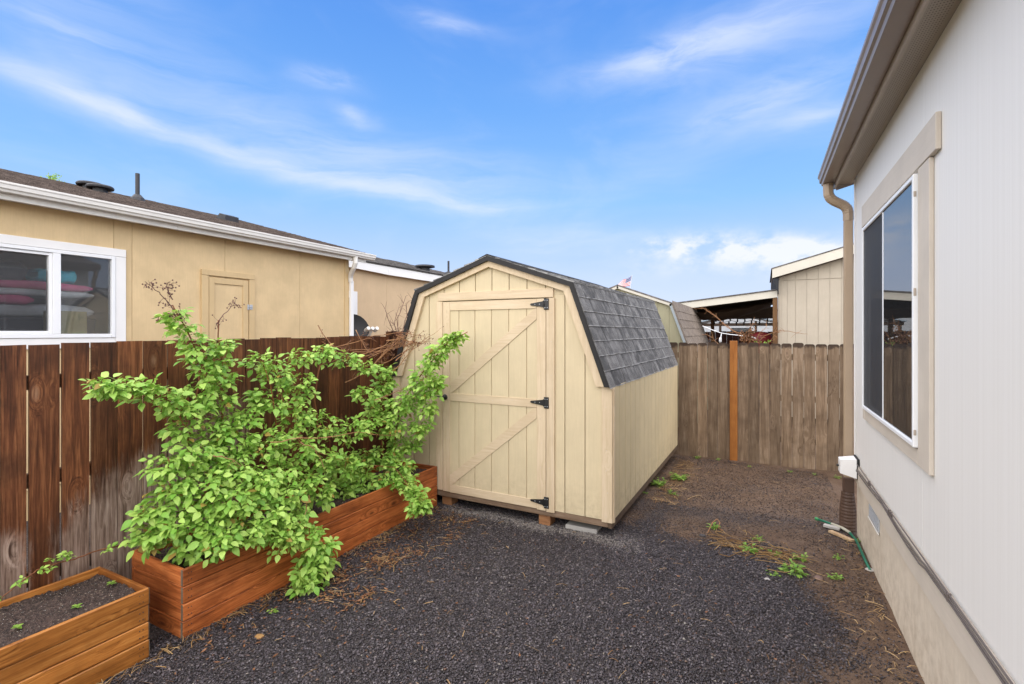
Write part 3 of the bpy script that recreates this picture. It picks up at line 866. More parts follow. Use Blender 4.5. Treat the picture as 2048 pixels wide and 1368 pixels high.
def shingle_slope(hi, dn, nrm, ncourse, y0, y1, parent, ml, wds, seed, over=.012):
    r3 = random.Random(seed)
    ang = math.atan2(-dn.y, dn.x)
    for c in range(ncourse):
        y = y0 - r3.uniform(0, .1) * 0
        dlow = ex * (c + 1) + (over if c == ncourse - 1 else 0)
        while y < y1 - .03:
            wd = r3.choice(wds)
            if y1 - y - wd < .06: wd = round(y1 - y, 3)
            p = hi + dn * dlow + nrm * (.002 + .0016 * (ncourse - c) * 0)
            o = put('shingle', tabmesh(wd, r3.randrange(3), ml), parent, (SC + p.x, y, p.y + r3.uniform(-.002, .002)), (0, ang, r3.uniform(-.006, .006)))
            y += wd
shingle_slope(hi, dn, nrm, nc, SY - .060, SY + SL + .03, sh, M['shingle'], [.13, .15, .17, .17, .19, .21], 3)
# upper slopes and the far lower slope are seen edge-on only: joined courses
for sgn in (1, -1):
    mb = MB()
    for c in range(7):
        r4 = random.Random(c * 3 + sgn)
        L0, L1 = Vector((0, ZR)), Vector((KH * sgn, ZK)); dd = (L1 - L0); ln = dd.length; dd = dd / ln; nn = Vector((dd.y, -dd.x)) * (-1 if sgn > 0 else 1)
        if nn.y < 0: nn = -nn
        y = SY - .064
        while y < SY + SL:
            wd = r4.uniform(.16, .3); a = L0 + dd * (ln * c / 7); b_ = L0 + dd * (ln * (c + 1) / 7 + .012)
            q = [a + nn * .001, b_ + nn * .001, b_ + nn * (.013 + r4.uniform(0, .006)), a + nn * .004]
            mb.prism([(SC + v_.x, v_.y) for v_ in q], 'y', y, min(y + wd - .004, SY + SL + .03)); y += wd
    mb.build('shingle_courses', M['shingle'], sh, kind='stuff')
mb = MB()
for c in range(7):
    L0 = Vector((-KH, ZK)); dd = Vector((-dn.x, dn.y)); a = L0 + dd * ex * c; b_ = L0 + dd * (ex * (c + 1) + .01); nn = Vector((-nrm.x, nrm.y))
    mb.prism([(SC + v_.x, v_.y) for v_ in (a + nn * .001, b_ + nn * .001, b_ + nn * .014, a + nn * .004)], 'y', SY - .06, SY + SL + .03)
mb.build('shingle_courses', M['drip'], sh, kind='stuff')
MB().prism([(SC - .10, ZR - .028), (SC, ZR + .008), (SC + .10, ZR - .028), (SC + .10, ZR - .018), (SC, ZR + .020), (SC - .10, ZR - .018)], 'y', SY - .066, SY + SL + .03).build('ridge_cap', M['drip'], sh)
# door
dr = MB().box(DX0 + .003, DX1 - .003, SY + .0005, SY + .0095, DZ0 + .004, DZ1 - .004, 0).build('door', M['shed'], sh)
dF = SY - .0185
box('stile', M['shed_trim'], dr, DX0, -3.014, dF, SY - .009, DZ0, DZ1 - .006, .003)
box('stile', M['shed_trim'], dr, -1.968, DX1, dF, SY - .009, DZ0 - .012, DZ1 - .004, .003)
box('rail', M['shed_trim_h'], dr, -3.013, -1.969, dF + .001, SY - .009, 2.137, 2.233, .003)
box('rail', M['shed_trim_h'], dr, -3.013, -1.969, dF + .001, SY - .009, 1.157, 1.242, .003)
box('rail', M['shed_trim_h'], dr, -3.013, -1.969, dF + .001, SY - .009, DZ0 - .004, .248, .003)
for pl in ([(-3.012, 1.2435), (-2.985, 1.2435), (-1.970, 2.035), (-1.970, 2.135), (-1.992, 2.1355), (-3.012, 1.345)],
           [(-3.012, .2495), (-2.985, .2495), (-1.970, 1.055), (-1.970, 1.155), (-1.992, 1.1555), (-3.012, .350)]):
    MB().prism(pl, 'y', dF + .002, SY - .009).build('brace', M['shed_trim_h'], dr)
dg = [DX0 + .02] + [g_ for g_ in GR if DX0 + .03 < g_ < DX1 - .03] + [DX1 - .02]
for a, b_ in zip(dg[:-1], dg[1:]):
    box('siding_strip', M['shed'], dr, a + gv, b_ - gv, SY - .0085, SY + .0003, DZ0 + .005, DZ1 - .012, .0015)
for z in (2.178, 1.213, .238):
    hx = -1.862
    hg = box('hinge', M['black'], sh, hx - .026, hx + .026, T0 - .010, T0 - .003, z - .056, z + .056, .003)
    MB().prism([(hx - .027, z - .030), (hx - .027, z + .030), (hx - .15, z + .012), (hx - .166, z + .010), (hx - .176, z), (hx - .166, z - .010), (hx - .15, z - .012)], 'y', T0 - .009, T0 - .0035).build('strap', M['black'], hg)
    MB().tube([(hx - .027, T0 - .012, z - .034), (hx - .027, T0 - .012, z + .034)], .0075, 8).build('pin', M['black'], hg)
    mb = MB()
    for qx, qz in ((-.012, -.036), (.012, -.036), (-.012, .036), (.012, .036), (-.07, 0), (-.12, 0)):
        mb.lathe([(.0045, 0), (.0045, .002), (.002, .003)], (hx + qx, T0 - .013, z + qz), 6, 'y')
    mb.build('screws', M['grey_metal'], hg, kind='stuff')
hd = MB().lathe([(.030, 0), (.032, .006), (.022, .012), (.012, .014), (.012, .03)], (-3.058, dF - .03, 1.197), 14, 'y').build('door_handle', M['black'], sh, smooth=True)
MB().tube([(-3.058, dF - .028, 1.197), (-3.09, dF - .032, 1.197), (-3.15, dF - .030, 1.199), (-3.172, dF - .028, 1.200)], [.009, .009, .008, .007], 8).build('lever', M['black'], hd, smooth=True)
# nail heads on the trims
mb = MB()
for x_, z_ in [(-3.06, .3 + .23 * i) for i in range(8)] + [(-1.92, .33 + .24 * i) for i in range(8)] + [(-2.9 + .2 * i, 2.19) for i in range(5)] + [(-2.85 + .21 * i, .205) for i in range(4)] + [(-2.9 + .22 * i, 1.2) for i in range(4)] + [(-1.26, .22 + .2 * i) for i in range(6)] + [(-1.82, .3 + .3 * i) for i in range(7)] + [(-3.1 + .28 * i, 2.285) for i in range(5)]:
    mb.lathe([(.004, 0), (.0035, .0015)], (x_ + rnd.uniform(-.012, .012), T0 - .0045, z_ + rnd.uniform(-.02, .02)), 6, 'y')
mb.build('nail_heads', M['taupe'], sh, kind='stuff')
# floor frame on skids and feet
box('rim_board', M['skid'], sh, SX0 + .03, SX1 - .045, SY + .004, SY + .042, .098, .163, .004)
box('rim_board', M['skid'], sh, SX1 - .044, SX1 - .006, SY + .004, SY + SL, .090, .163, .004)
box('rim_board', M['skid'], sh, SX0, SX0 + .03, SY + .004, SY + SL, .098, .163, .004)
for x_ in (-3.08, -1.90): box('foot_block', M['block'], sh, x_ - .07, x_ + .055, SY + .03, SY + .16, -.02, .096, .004)
for y in (SY + .5, SY + 1.6, SY + 2.8): box('foot_block', M['block'], sh, SX1 - .25, SX1 - .1, y, y + .15, -.04, .090, .004)
box('floor', M['skid'], sh, SX0 + .03, SX1 - .045, SY + .045, SY + SL - .02, .12, .160, 0)
sh.rotation_euler = (0, 0, math.radians(-.8))
pv = box('concrete_paver', M['paver'], None, -1.72, -1.40, 4.47, 4.72, -.03, .034, .008)
tag(pv, 'pale concrete paver slab under the front edge of the shed', 'paver')

# ================================================================ tan house on the left
LX = -6.6
h2 = thing('house', 'tan manufactured house behind the stained fence with a white gutter and small wall door', 'house', (LX, 3, 0))
LE = 6.43
lw0, lw1, lz0, lz1 = 1.30, 2.885, 1.843, 2.768
Y_ = [-2.6, -1.38, -.16, 1.06]
def lpiece(a, b_, z0, z1): box('wall_panel', M['tan_wall'], h2, LX - .015, LX, a, b_, z0, z1, .002)
for a, b_ in ((-2.6, -.60), (-.596, lw0)): lpiece(a, b_, .3, 3.20)
lpiece(lw0 + .003, lw1 - .003, .3, lz0); lpiece(lw0 + .003, lw1 - .003, lz1, 3.20)
for a, b_ in ((lw1, 3.063), (3.067, 4.178), (4.182, 5.40), (5.404, LE - .003)): lpiece(a, b_, .3, 3.20)
box('corner_trim', M['tan_trim'], h2, LX + .001, LX + .016, LE - .095, LE, .3, 3.185, .002)
box('end_wall', M['tan_wall'], h2, LX - 7.5, LX - .016, LE - .016, LE, .3, 3.2, 0)
MB().prism([(LX - .1, 3.2), (LX - 3.75, 4.27), (LX - 7.4, 3.2)], 'y', LE - .016, LE).build('gable_wall', M['tan_wall'], h2)
box('skirting', M['tan_trim'], h2, LX - .03, LX - .012, -2.6, LE, -.05, .298, 0)
# room behind the window
for a in ((LX - 1.6, LX - 1.58, .2, 4.2, .8, 3.2), (LX - 1.58, LX - .02, .2, .22, .8, 3.2), (LX - 1.58, LX - .02, 4.18, 4.2, .8, 3.2)): box('room_wall', M['room'], h2, *a, 0)
box('room_floor', M['room'], h2, LX - 1.58, LX - .02, .22, 4.18, .8, .82, 0); box('room_ceiling', M['room'], h2, LX - 1.58, LX - .02, .22, 4.18, 3.1, 3.12, 0)
# window
lwn = box('window', M['white'], h2, LX + .002, LX + .024, lw0 - .1, 2.995, 2.770, 2.857, .003, 'white sliding window showing piles of pink and blue cloth')
box('trim_board', M['white'], lwn, LX + .002, LX + .022, 2.890, 2.995, 1.775, 2.768, .003)
box('trim_board', M['white'], lwn, LX + .002, LX + .022, lw0 - .1, 2.888, 1.73, 1.84, .003)
q0, q1 = LX - .05, LX + .034
box('frame', M['vinyl'], lwn, q0, q1, 2.850, 2.886, lz0, 2.766, .003)
box('frame', M['vinyl'], lwn, q0, q1 - .002, lw0, 2.849, lz0, lz0 + .042, .003)
box('frame', M['vinyl'], lwn, q0, q1 - .002, lw0, 2.849, 2.730, 2.766, .003)
box('mullion', M['vinyl'], lwn, q0, q1 - .001, 2.335, 2.400, lz0 + .043, 2.729, .003)
box('sash', M['vinyl'], lwn, q0, LX + .018, 2.308, 2.3345, lz0 + .044, 2.728, .002)
box('sash', M['vinyl'], lwn, q0, LX + .016, lw0, 2.307, 2.700, 2.727, .002)
box('sash', M['vinyl'], lwn, q0, LX + .016, lw0, 2.307, lz0 + .044, lz0 + .072, .002)
box('pane', M['glass_clear'], lwn, LX - .006, LX - .002, 2.401, 2.850, lz0 + .043, 2.729, 0)
box('pane', M['glass_clear'], lwn, LX - .024, LX - .020, lw0, 2.309, lz0 + .073, 2.699, 0)
MB().sheet(lambda u, v_: (LX + .002, lw0 + (2.306 - lw0) * u, lz0 + .074 + .625 * v_), 2, 2).build('insect_screen', M['screen'], lwn)
# small wall door with its surround
ad = box('wall_door', M['tan_wall'], h2, LX + .001, LX + .010, 3.95, 4.508, 1.2, 2.640, .002, 'small tan utility door with a metal latch')
box('frame_board', M['tan_trim'], ad, LX + .011, LX + .026, 3.95, 4.023, 1.2, 2.64, .003)
box('frame_board', M['tan_trim'], ad, LX + .011, LX + .026, 4.428, 4.508, 1.2, 2.64, .003)
box('frame_board', M['tan_trim'], ad, LX + .011, LX + .025, 4.024, 4.427, 2.562, 2.64, .003)
box('casing', M['tan_trim'], ad, LX + .001, LX + .030, 3.85, 3.942, 1.2, 2.660, .003)
box('casing', M['tan_trim'], ad, LX + .001, LX + .030, 4.520, 4.605, 1.2, 2.660, .003)
box('casing', M['tan_trim'], ad, LX + .001, LX + .031, 3.85, 4.605, 2.663, 2.74, .003)
mb = MB().box(LX + .032, LX + .038, 4.485, 4.512, 2.225, 2.30, .002).box(LX + .032, LX + .038, 4.52, 4.565, 2.23, 2.30, .002).box(LX + .038, LX + .044, 4.49, 4.56, 2.258, 2.27, .002)
mb.build('latch', M['grey_metal'], ad, kind='stuff')
# eave
GE = 6.70
box('soffit', M['white'], h2, LX, -6.42, -2.6, GE - .05, 3.19, 3.20, 0)
box('fascia', M['gutter_white'], h2, -6.42, -6.40, -2.6, 3.46, 3.162, 3.31, .003)
box('fascia', M['gutter_white'], h2, -6.42, -6.40, 3.463, GE - .04, 3.162, 3.31, .003)
gp = [(-6.399, 3.222), (-6.325, 3.222), (-6.318, 3.242), (-6.303, 3.252), (-6.298, 3.285), (-6.290, 3.295), (-6.290, 3.313), (-6.297, 3.313), (-6.299, 3.300), (-6.310, 3.292), (-6.33, 3.23), (-6.394, 3.23), (-6.394, 3.318), (-6.399, 3.318)]
g2_ = MB().prism(gp, 'y', -2.6, 6.80).build('gutter', M['gutter_white'], h2)
MB().prism(gp[:7] + [(-6.399, 3.318)], 'y', 6.80, 6.803).build('end_cap', M['gutter_white'], g2_)
# roof: deck plus joined shingle courses (seen at a grazing angle)
rt = .27
RX = -10.3
def rz(x): return 3.318 + rt * (-6.35 - x)
r2 = MB().prism([(-6.35, rz(-6.35) - .01), (RX, rz(RX) - .01), (RX, rz(RX) - .12), (-6.38, rz(-6.38) - .1)], 'y', -2.6, GE).build('roof', M['shingle_brown'], h2)
MB().prism([(RX, rz(RX) - .01), (-14.2, rz(RX) - 1.06), (-14.2, rz(RX) - 1.16), (RX, rz(RX) - .12)], 'y', -2.6, GE).build('roof', M['shingle_brown'], h2)
mb = MB(); r5 = random.Random(5)
nco = 28
for c in range(nco):
    x1 = -6.33 - c * (3.97 / nco); x0 = x1 - (3.97 / nco) - .01
    y = -1.0 - r5.uniform(0, .2)
    while y < GE:
        wd = r5.uniform(.12, .34); e_ = .008 + r5.uniform(0, .006)
        mb.prism([(x1, rz(x1)), (x1, rz(x1) + e_), (x0, rz(x0) + .002), (x0, rz(x0) - .004)], 'y', y, min(y + wd, GE + .02)); y += wd
mb.build('shingle_courses', M['shingle_brown'], r2, kind='stuff')
# roof vents
def on_roof(px, py, off_=0.0):
    dd = FW + RT * ((px - 1024) / 978) + Vector((0, 0, (665 - py) / 978))
    # 1.9 + dz t = rz(dx t)
    t = (3.318 + rt * -6.35 - 1.9) / (dd.z + rt * dd.x)
    return Vector((0, 0, H)) + dd * t
def roof_vent(px, py, lab):
    p = on_roof(px, py)
    o = MB().lathe([(.10, -.03), (.095, .050)], p, 14).build('roof_vent', M['dark_metal'], h2, lab)
    MB().lathe([(.08, .108), (.165, .092), (.18, .072), (.175, .050), (.095, .051)], p, 20).build('vent_cap', M['dark_metal'], o, smooth=False)
roof_vent(180, 378, 'round dark roof vent, the one partly behind')
roof_vent(200, 384, 'round dark roof vent in front')
p = on_roof(275, 400)
vp_ = MB().lathe([(.11, -.02), (.095, .03), (.05, .085), (.04, .09)], p, 12).build('vent_pipe', M['dark_metal'], h2)
MB().tube([p + Vector((0, 0, .09)), p + Vector((0, 0, .44))], .032, 10).build('pipe', M['dark_metal'], vp_)
p = on_roof(457, 442)
bv = MB().prism([(p.x + .10, p.z - .03), (p.x + .10, p.z + .07), (p.x - .06, p.z + .12), (p.x - .16, p.z + .05)], 'y', p.y - .12, p.y + .12).build('roof_vent', M['dark_metal'], h2)
# downspout
ds2 = thing('downspout', 'white downspout bending back to the corner of the tan house', 'downspout', (-6.50, 6.5, 0))
cp = [Vector((-6.36, 6.36, 3.225)), Vector((-6.36, 6.36, 3.12)), Vector((-6.40, 6.37, 3.05)), Vector((-6.53, 6.42, 2.93)), Vector((-6.558, 6.44, 2.88)), Vector((-6.56, 6.45, 2.8))]
MB().tube(cp, .042, 8).build('elbow', M['gutter_white'], ds2)
box('pipe', M['white'], ds2, LX + .018, LX + .065, LE - .005, LE + .07, .1, 2.82, .006)
# things seen through the window: piles of folded cloth, furniture, reflection block
def cloth(name, lab, y0, y1, x0, x1, z0, z1, ml, seed, group=None):
    r6 = random.Random(seed)
    ph = [r6.uniform(0, 6) for _ in range(6)]
    def fn(u, v_):
        th = 2 * math.pi * u; c_, s_ = math.cos(th), math.sin(th)
        sx = math.copysign(abs(c_) ** .45, c_); sz_ = math.copysign(abs(s_) ** .45, s_)
        y = y0 + (y1 - y0) * v_; e_ = min(1, 14 * min(v_, 1 - v_) + .5)
        wv = .12 * math.sin(v_ * 9 + ph[0]) + .08 * math.sin(v_ * 17 + ph[1] + th)
        return ((x0 + x1) / 2 + sx * (x1 - x0) / 2, y, (z0 + z1) / 2 + sz_ * (z1 - z0) / 2 * e_ * (1 + wv * .9) + wv * .02)
    o = MB().sheet(fn, 24, 26).build(name, ml, None, smooth=True)
    return tag(o, lab, 'cloth')
dz_ = box('dresser', M['navy'], None, LX - .95, LX - .30, 1.15, 2.84, .82, 2.06, .01); tag(dz_, 'dark dresser standing behind the tan house window', 'dresser')
cb = box('reflection_block', M['shed_reflection'], None, LX - .27, LX - .06, 2.36, 2.66, 1.66, 2.13, .006)  # stand-in block, coloured like the shed reflected in the pane
tag(cb, 'olive block standing in for the shed reflection in the right-hand window pane', 'box')
cst = box('crate', M['navy'], None, LX - .28, LX - .05, 2.25, 2.84, .82, 1.655, .01); tag(cst, 'dark crate under the olive reflection block behind the window', 'crate')
cloth('folded_cloth', 'grey white folded cloth at the bottom of the pile in the window', 1.15, 2.83, LX - .8, LX - .33, 2.065, 2.20, M['greycloth'], 1)
cloth('folded_blanket', 'lower pink folded blanket in the window pile', 1.15, 2.30, LX - .78, LX - .31, 2.20, 2.29, M['pink'], 2)
cloth('folded_cloth', 'grey folded cloth between the two pink blankets', 1.15, 2.84, LX - .80, LX - .34, 2.29, 2.365, M['greycloth'], 3)
cloth('folded_blanket', 'upper pink folded blanket reaching across both window panes', 1.15, 2.82, LX - .76, LX - .32, 2.365, 2.45, M['pink'], 4)
cloth('plastic_bag', 'bright teal bag on top of the cloth pile in the right pane', 2.33, 2.66, LX - .62, LX - .30, 2.45, 2.60, M['teal'], 5)
cloth('grey_bag', 'dark grey bag on top of the pile behind the left pane', 1.15, 2.26, LX - .75, LX - .35, 2.455, 2.66, M['navy'], 6)

# ================================================================ second tan house behind it
h3 = thing('house', 'peach coloured house with a white fascia behind the tan house', 'house', (-7.5, 9, 0))
ZO = -.05
box('wall_panel', M['peach_wall'], h3, -7.68, -7.62, 6.2, 8.575, .2, 3.30, 0)
box('wall_panel', M['peach_wall'], h3, -7.68, -7.62, 8.58, 13.0, .2, 3.30, 0)
MB().prism([(5.9, 3.28), (8.5, 3.195), (8.5, 3.40), (5.9, 3.47)], 'x', -7.52, -7.49).build('fascia', M['white'], h3)
MB().prism([(8.505, 3.195), (13.2, 3.185), (13.2, 3.38), (8.505, 3.40)], 'x', -7.52, -7.49).build('fascia', M['white'], h3)
MB().prism([(-7.48, 3.41), (-11.5, 4.40), (-11.5, 4.3), (-7.48, 3.38)], 'y', 5.9, 13.2).build('roof', M['shingle_dark'], h3)
rr3 = h3.children[-1]
mb = MB()
for c in range(26):
    x1 = -7.46 - c * .155; x0 = x1 - .165
    zf = lambda x_: 3.415 + .246 * (-7.48 - x_)
    y = 5.8
    while y < 13.2:
        wd = r5.uniform(.2, .45); e_ = .006 + r5.uniform(0, .012)
        mb.prism([(x1, zf(x1)), (x1, zf(x1) + e_), (x0, zf(x0) + .002), (x0, zf(x0) - .004)], 'y', y, y + wd); y += wd
mb.build('shingle_courses', M['shingle_dark'], rr3, kind='stuff')
box('soffit', M['white'], h3, -7.62, -7.52, 5.9, 13.2, 3.25, 3.262, 0)
wn3 = box('window', M['white'], h3, -7.618, -7.60, 7.30, 7.66, 1.8, 2.76, .003)
box('frame', M['vinyl'], wn3, -7.60, -7.585, 7.32, 7.56, 1.82, 2.66, .003)
box('pane', M['glass'], wn3, -7.584, -7.582, 7.33, 7.50, 1.84, 2.62, 0)
def on_roof3(px, py):
    dd = FW + RT * ((px - 1024) / 978) + Vector((0, 0, (665 - py) / 978))
    t = (3.415 - .246 * 7.48 - 1.9) / (dd.z + .246 * dd.x); return Vector((0, 0, H)) + dd * t
p = on_roof3(850, 541)
o = MB().lathe([(.13, -.05), (.12, .06)], p, 12).build('roof_vent', M['dark_metal'], h3)
MB().lathe([(.12, .15), (.26, .13), (.27, .09), (.12, .06)], p, 16).build('vent_cap', M['dark_metal'], o)
p = on_roof3(897, 549)
o = MB().lathe([(.14, -.05), (.1, .06), (.04, .09)], p, 10).build('vent_pipe', M['dark_metal'], h3)
MB().tube([p + Vector((0, 0, .08)), p + Vector((0, 0, .40))], .03, 8).build('pipe', M['dark_metal'], o)
# satellite dish behind the fence
sdh = thing('satellite_dish', 'black satellite dish with a pale receiver arm at the corner of the tan house', 'satellite dish', (-6.9, 7.35, 0))
cD = P(708, 662, 'y', 7.35); axd = Vector((.80, -.30, .35)).normalized()
sa = axd.cross(Vector((0, 0, 1))).normalized(); sb_ = sa.cross(axd)
vs = []; fs = []
for i in range(7):
    r_ = .30 * i / 6
    for k in range(24):
        th = 2 * math.pi * k / 24
        vs.append(cD + sa * (r_ * math.cos(th)) + sb_ * (r_ * 1.12 * math.sin(th)) + axd * (.09 * (i / 6) ** 2))
for i in range(6):
    for k in range(24): fs.append((i * 24 + k, i * 24 + (k + 1) % 24, (i + 1) * 24 + (k + 1) % 24, (i + 1) * 24 + k))
dm = MB().add(vs, fs); dm.build('dish', M['drip'], sdh, smooth=True)
e0 = cD - sb_ * .34 + axd * .05; e1 = P(745, 657, 'y', 7.15)
MB().tube([e0, P(738, 672, 'y', 7.2), e1], .022, 8).build('arm', M['gutter_white'], sdh)
for k in (-1, 0, 1): MB().tube([e1 + sa * .09 * k + axd * .02, e1 + sa * .09 * k - axd * .10], [.035, .042], 10).build('receiver', M['gutter_white'], sdh)
MB().tube([cD - axd * .05, cD - axd * .12 - Vector((0, 0, .3)), Vector((cD.x - .10, cD.y + .05, 0))], .03, 8).build('mast', M['dark_metal'], sdh)
# ================================================================ beyond the back fence
s2 = thing('garden_shed', 'olive barn-style shed with tan shingles behind the back fence', 'shed', (-2.45, 9.2, 0))
c2 = -2.465
def oz(a): return 2.80 - (2.80 - 2.43) * a / 1.0 if a < 1.0 else 2.43 - (a - 1.0) * (2.43 - 1.5) / .33
xs = [c2 - 1.32, c2 - 1.0, c2, c2 + 1.0, c2 + 1.32]
outl = [(x, oz(abs(x - c2))) for x in xs]
e2 = [c2 - 1.3 + .2035 * i for i in range(14)]
for a, b_ in zip(e2[:-1], e2[1:]):
    pp = [q for q in (c2 - 1, c2, c2 + 1) if a < q < b_]
    MB().prism([(a + .003, .1), (b_ - .003, .1)] + [(q, oz(abs(q - c2)) - .06) for q in ([a + .003] + pp + [b_ - .003])[::-1]], 'y', 9.2, 9.212).build('siding_strip', M['olive_wall'], s2)
MB().prism([(c2 - 1.3, .1), (c2 + 1.3, .1)] + [(x, z - .08) for x, z in outl[::-1]], 'y', 9.2125, 12.3).build('wall', M['olive_wall'], s2)
for i in range(4):
    (xa, za), (xb, zb) = outl[i], outl[i + 1]
    dx_, dz_ = xb - xa, zb - za; l_ = math.hypot(dx_, dz_); nx_, nz_ = dz_ / l_ * .06, -dx_ / l_ * .06
    MB().prism([(xa, za), (xb, zb), (xb + nx_, zb + nz_), (xa + nx_, za + nz_)], 'y', 9.15, 9.198).build('rake_trim', M['cream_trim'] if i < 3 else M['grey_trim'], s2)
    MB().prism([(xa, za + .012), (xb, zb + .012), (xb + nx_ * .3, zb + nz_ * .3), (xa + nx_ * .3, za + nz_ * .3)], 'y', 9.149, 12.4).build('roof_panel', M['shingle_dark'] if i < 3 else M['shingle_tan'], s2)
hiv, lov = Vector((1.0, 2.442)), Vector((1.32, 1.512)); d2 = (lov - hiv).normalized(); n2_ = Vector((-d2.y, d2.x)); ex_old = ex; ex = .163; SC_old = SC; SC = c2
tabs.clear()
r7 = random.Random(9)
ang2 = math.atan2(-d2.y, d2.x)
for c in range(6):
    y = 9.15
    while y < 12.35:
        p = hiv + d2 * (ex * (c + 1)) + n2_ * .003
        put('shingle', tabmesh(.9, r7.randrange(3), M['shingle_tan']), s2, (c2 + p.x, y, p.y), (0, ang2, 0)); y += .9
ex = ex_old; SC = SC_old

h4 = thing('house', 'beige house gable with a cream fascia beyond the picket fence', 'house', (1, 12, 0))
hx0 = .29
bx = [hx0, .445, .60, .805, 1.01, 1.215, 1.42, 1.625, 1.83, 2.03, 2.24, 2.45]
def rk(x): return 3.25 + .283 * (x - .18)
for a, b_ in zip(bx[:-1], bx[1:]):
    MB().prism([(a + .003, .1), (b_ - .003, .1), (b_ - .003, 3.005), (a + .003, 3.005)], 'y', 12, 12.012).build('wall_panel', M['beige_wall'], h4)
    MB().prism([(a + .003, 3.02), (b_ - .003, 3.02), (b_ - .003, rk(b_) - .14), (a + .003, rk(a) - .14)], 'y', 11.995, 12.012).build('gable_panel', M['beige_wall'], h4)
MB().prism([(hx0, .1), (3, .1), (3, rk(3) - .2), (hx0, rk(hx0) - .2)], 'y', 12.0125, 13).build('wall', M['beige_wall'], h4)
box('corner_trim', M['beige_wall'], h4, hx0 - .02, hx0 + .05, 11.985, 11.994, .1, 3.02, .002)
MB().prism([(.16, rk(.16) - .19), (3, rk(3) - .19), (3, rk(3)), (.16, rk(.16))], 'y', 11.75, 11.78).build('rake_board', M['cream_trim'], h4)
MB().prism([(.14, rk(.16)), (3, rk(3) + .003), (3, rk(3) + .022), (.14, rk(.16) + .022)], 'y', 11.74, 15).build('roof', M['shingle_dark'], h4)
MB().prism([(.17, rk(.16) - .18), (hx0, rk(hx0) - .2), (3, rk(3) - .18), (3, rk(3) - .01), (.17, rk(.17) - .01)], 'y', 11.785, 15).build('soffit', M['patio_under'], h4)
MB().prism([(.18, 3.0), (.28, 2.72), (.28, 3.05), (.18, 3.05)], 'y', 11.785, 15).build('eave_return', M['dark_in'], h4)

pc = thing('patio_cover', 'low patio roof with a cream front board leaning on the beige house', 'patio roof', (-1, 12, 0))
MB().prism([(-2.3, 2.375), (.26, 2.655), (.26, 2.80), (-2.3, 2.52)], 'y', 11.9, 11.93).build('front_board', M['cream_trim'], pc)
MB().prism([(-2.35, 2.52), (.26, 2.805), (.26, 2.83), (-2.35, 2.545)], 'y', 11.88, 15.2).build('roof', M['shingle_dark'], pc)
for i in range(9):
    y = 11.95 + i * .4
    MB().prism([(-2.3, 2.38), (.26, 2.66), (.26, 2.79), (-2.3, 2.51)], 'y', y, y + .04).build('rafter', M['patio_under'], pc)
MB().prism([(-2.3, 2.505), (.26, 2.79), (.26, 2.80), (-2.3, 2.515)], 'y', 11.94, 15.2).build('ceiling', M['patio_under'], pc)
box('post', M['post_brown'], pc, .17, .262, 11.9, 11.99, 0, 2.64, .003)
box('post', M['post_brown'], pc, -1.34, -1.25, 14.9, 15.0, 0, 2.6, .003)
box('post', M['post_brown'], pc, -2.3, -2.2, 11.95, 12.05, 0, 2.36, .003)
box('dark_cross_bar', M['patio_under'], pc, -2.3, .26, 15.0, 15.06, 2.28, 2.60, .004)  # added dark bar, closes the bright slits between tarp and ceiling
tp = MB().sheet(lambda u, v_: (-1.9 + 2.05 * u, 12.15 + 2.2 * v_, (2.42 + .15 * u) - (.04 + .25 * math.sin(math.pi * min(1, .08 + u * .90)) ** 1.3) * math.sin(math.pi * (.15 + .7 * v_)) + .012 * math.sin(u * 31 + v_ * 7)), 30, 12)
tag(tp.build('tarp', M['tarp'], None, smooth=True), 'brown tarp sagging under the patio roof', 'tarp')
# string lights under the patio roof
sl = thing('string_lights', 'dark string of small bulbs hanging under the patio roof', 'string lights', (-.4, 13.9, 2.2))
for k, (z0, y0, xa, xb) in enumerate(((2.30, 14.2, -1.2, .2), (2.22, 14.25, -1.25, .2))):
    pts = [(xa + (xb - xa) * i / 24, y0, z0 - .05 * math.sin(math.pi * ((i / 24 * 3) % 1))) for i in range(25)]
    MB().tube(pts, .008, 4).build('wire', M['rubber'], sl)
    for i in range(1, 24, 3):
        p = Vector(pts[i]); MB().tube([p, p - Vector((0, 0, .05)), p - Vector((0, 0, .09))], [.016, .024, .008], 6).build('bulb', M['rubber'], sl)
fw = thing('house', 'pale far house with horizontal siding seen under the patio roof', 'house', (-.5, 24, 0))
for i in range(13): box('siding_board', M['far_white'], fw, -6, 3.5, 24 + .012 * (i % 2), 24.05, .2 + i * .2, .394 + i * .2, 0)
MB().prism([(-6.2, 2.90), (3.8, 2.90), (3.0, 3.0), (-5.4, 3.0)], 'y', 23.8, 26).build('roof', M['far_white'], fw)
cn = thing('canopy', 'blue grey gable canopy roof under the patio cover', 'canopy', (-.6, 17, 0))
MB().prism([(-1.95, 2.22), (-.75, 2.50), (.45, 2.22), (.45, 2.19), (-.75, 2.46), (-1.95, 2.19)], 'y', 16.5, 18.5).build('roof', M['canopy'], cn)
for x_ in (-1.85, -1.25, -.25, .35): box('post', M['patio_under'], cn, x_, x_ + .07, 16.6, 16.67, 0, 2.25, 0)
box('dark_cross_bar', M['patio_under'], cn, -1.9, .42, 16.6, 16.66, 2.10, 2.19, 0)
box('tub', M['far_white'], cn, -.95, -.35, 17.2, 17.8, 1.5, 2.05, .03)
rf_ = thing('wooden_fence', 'dark red brown fence far behind the patio, low in the gap', 'fence', (-1, 15.4, 0))
x = -3.2
while x < 1.0: box('fence_board', M['far_fence'], rf_, x, x + .145, 15.4, 15.42, 0, 1.93 + r7.uniform(-.02, .01), 0); x += .15
br = thing('barrel', 'dark red rounded barrel beside the patio post', 'barrel', (-.02, 12.6, 0))
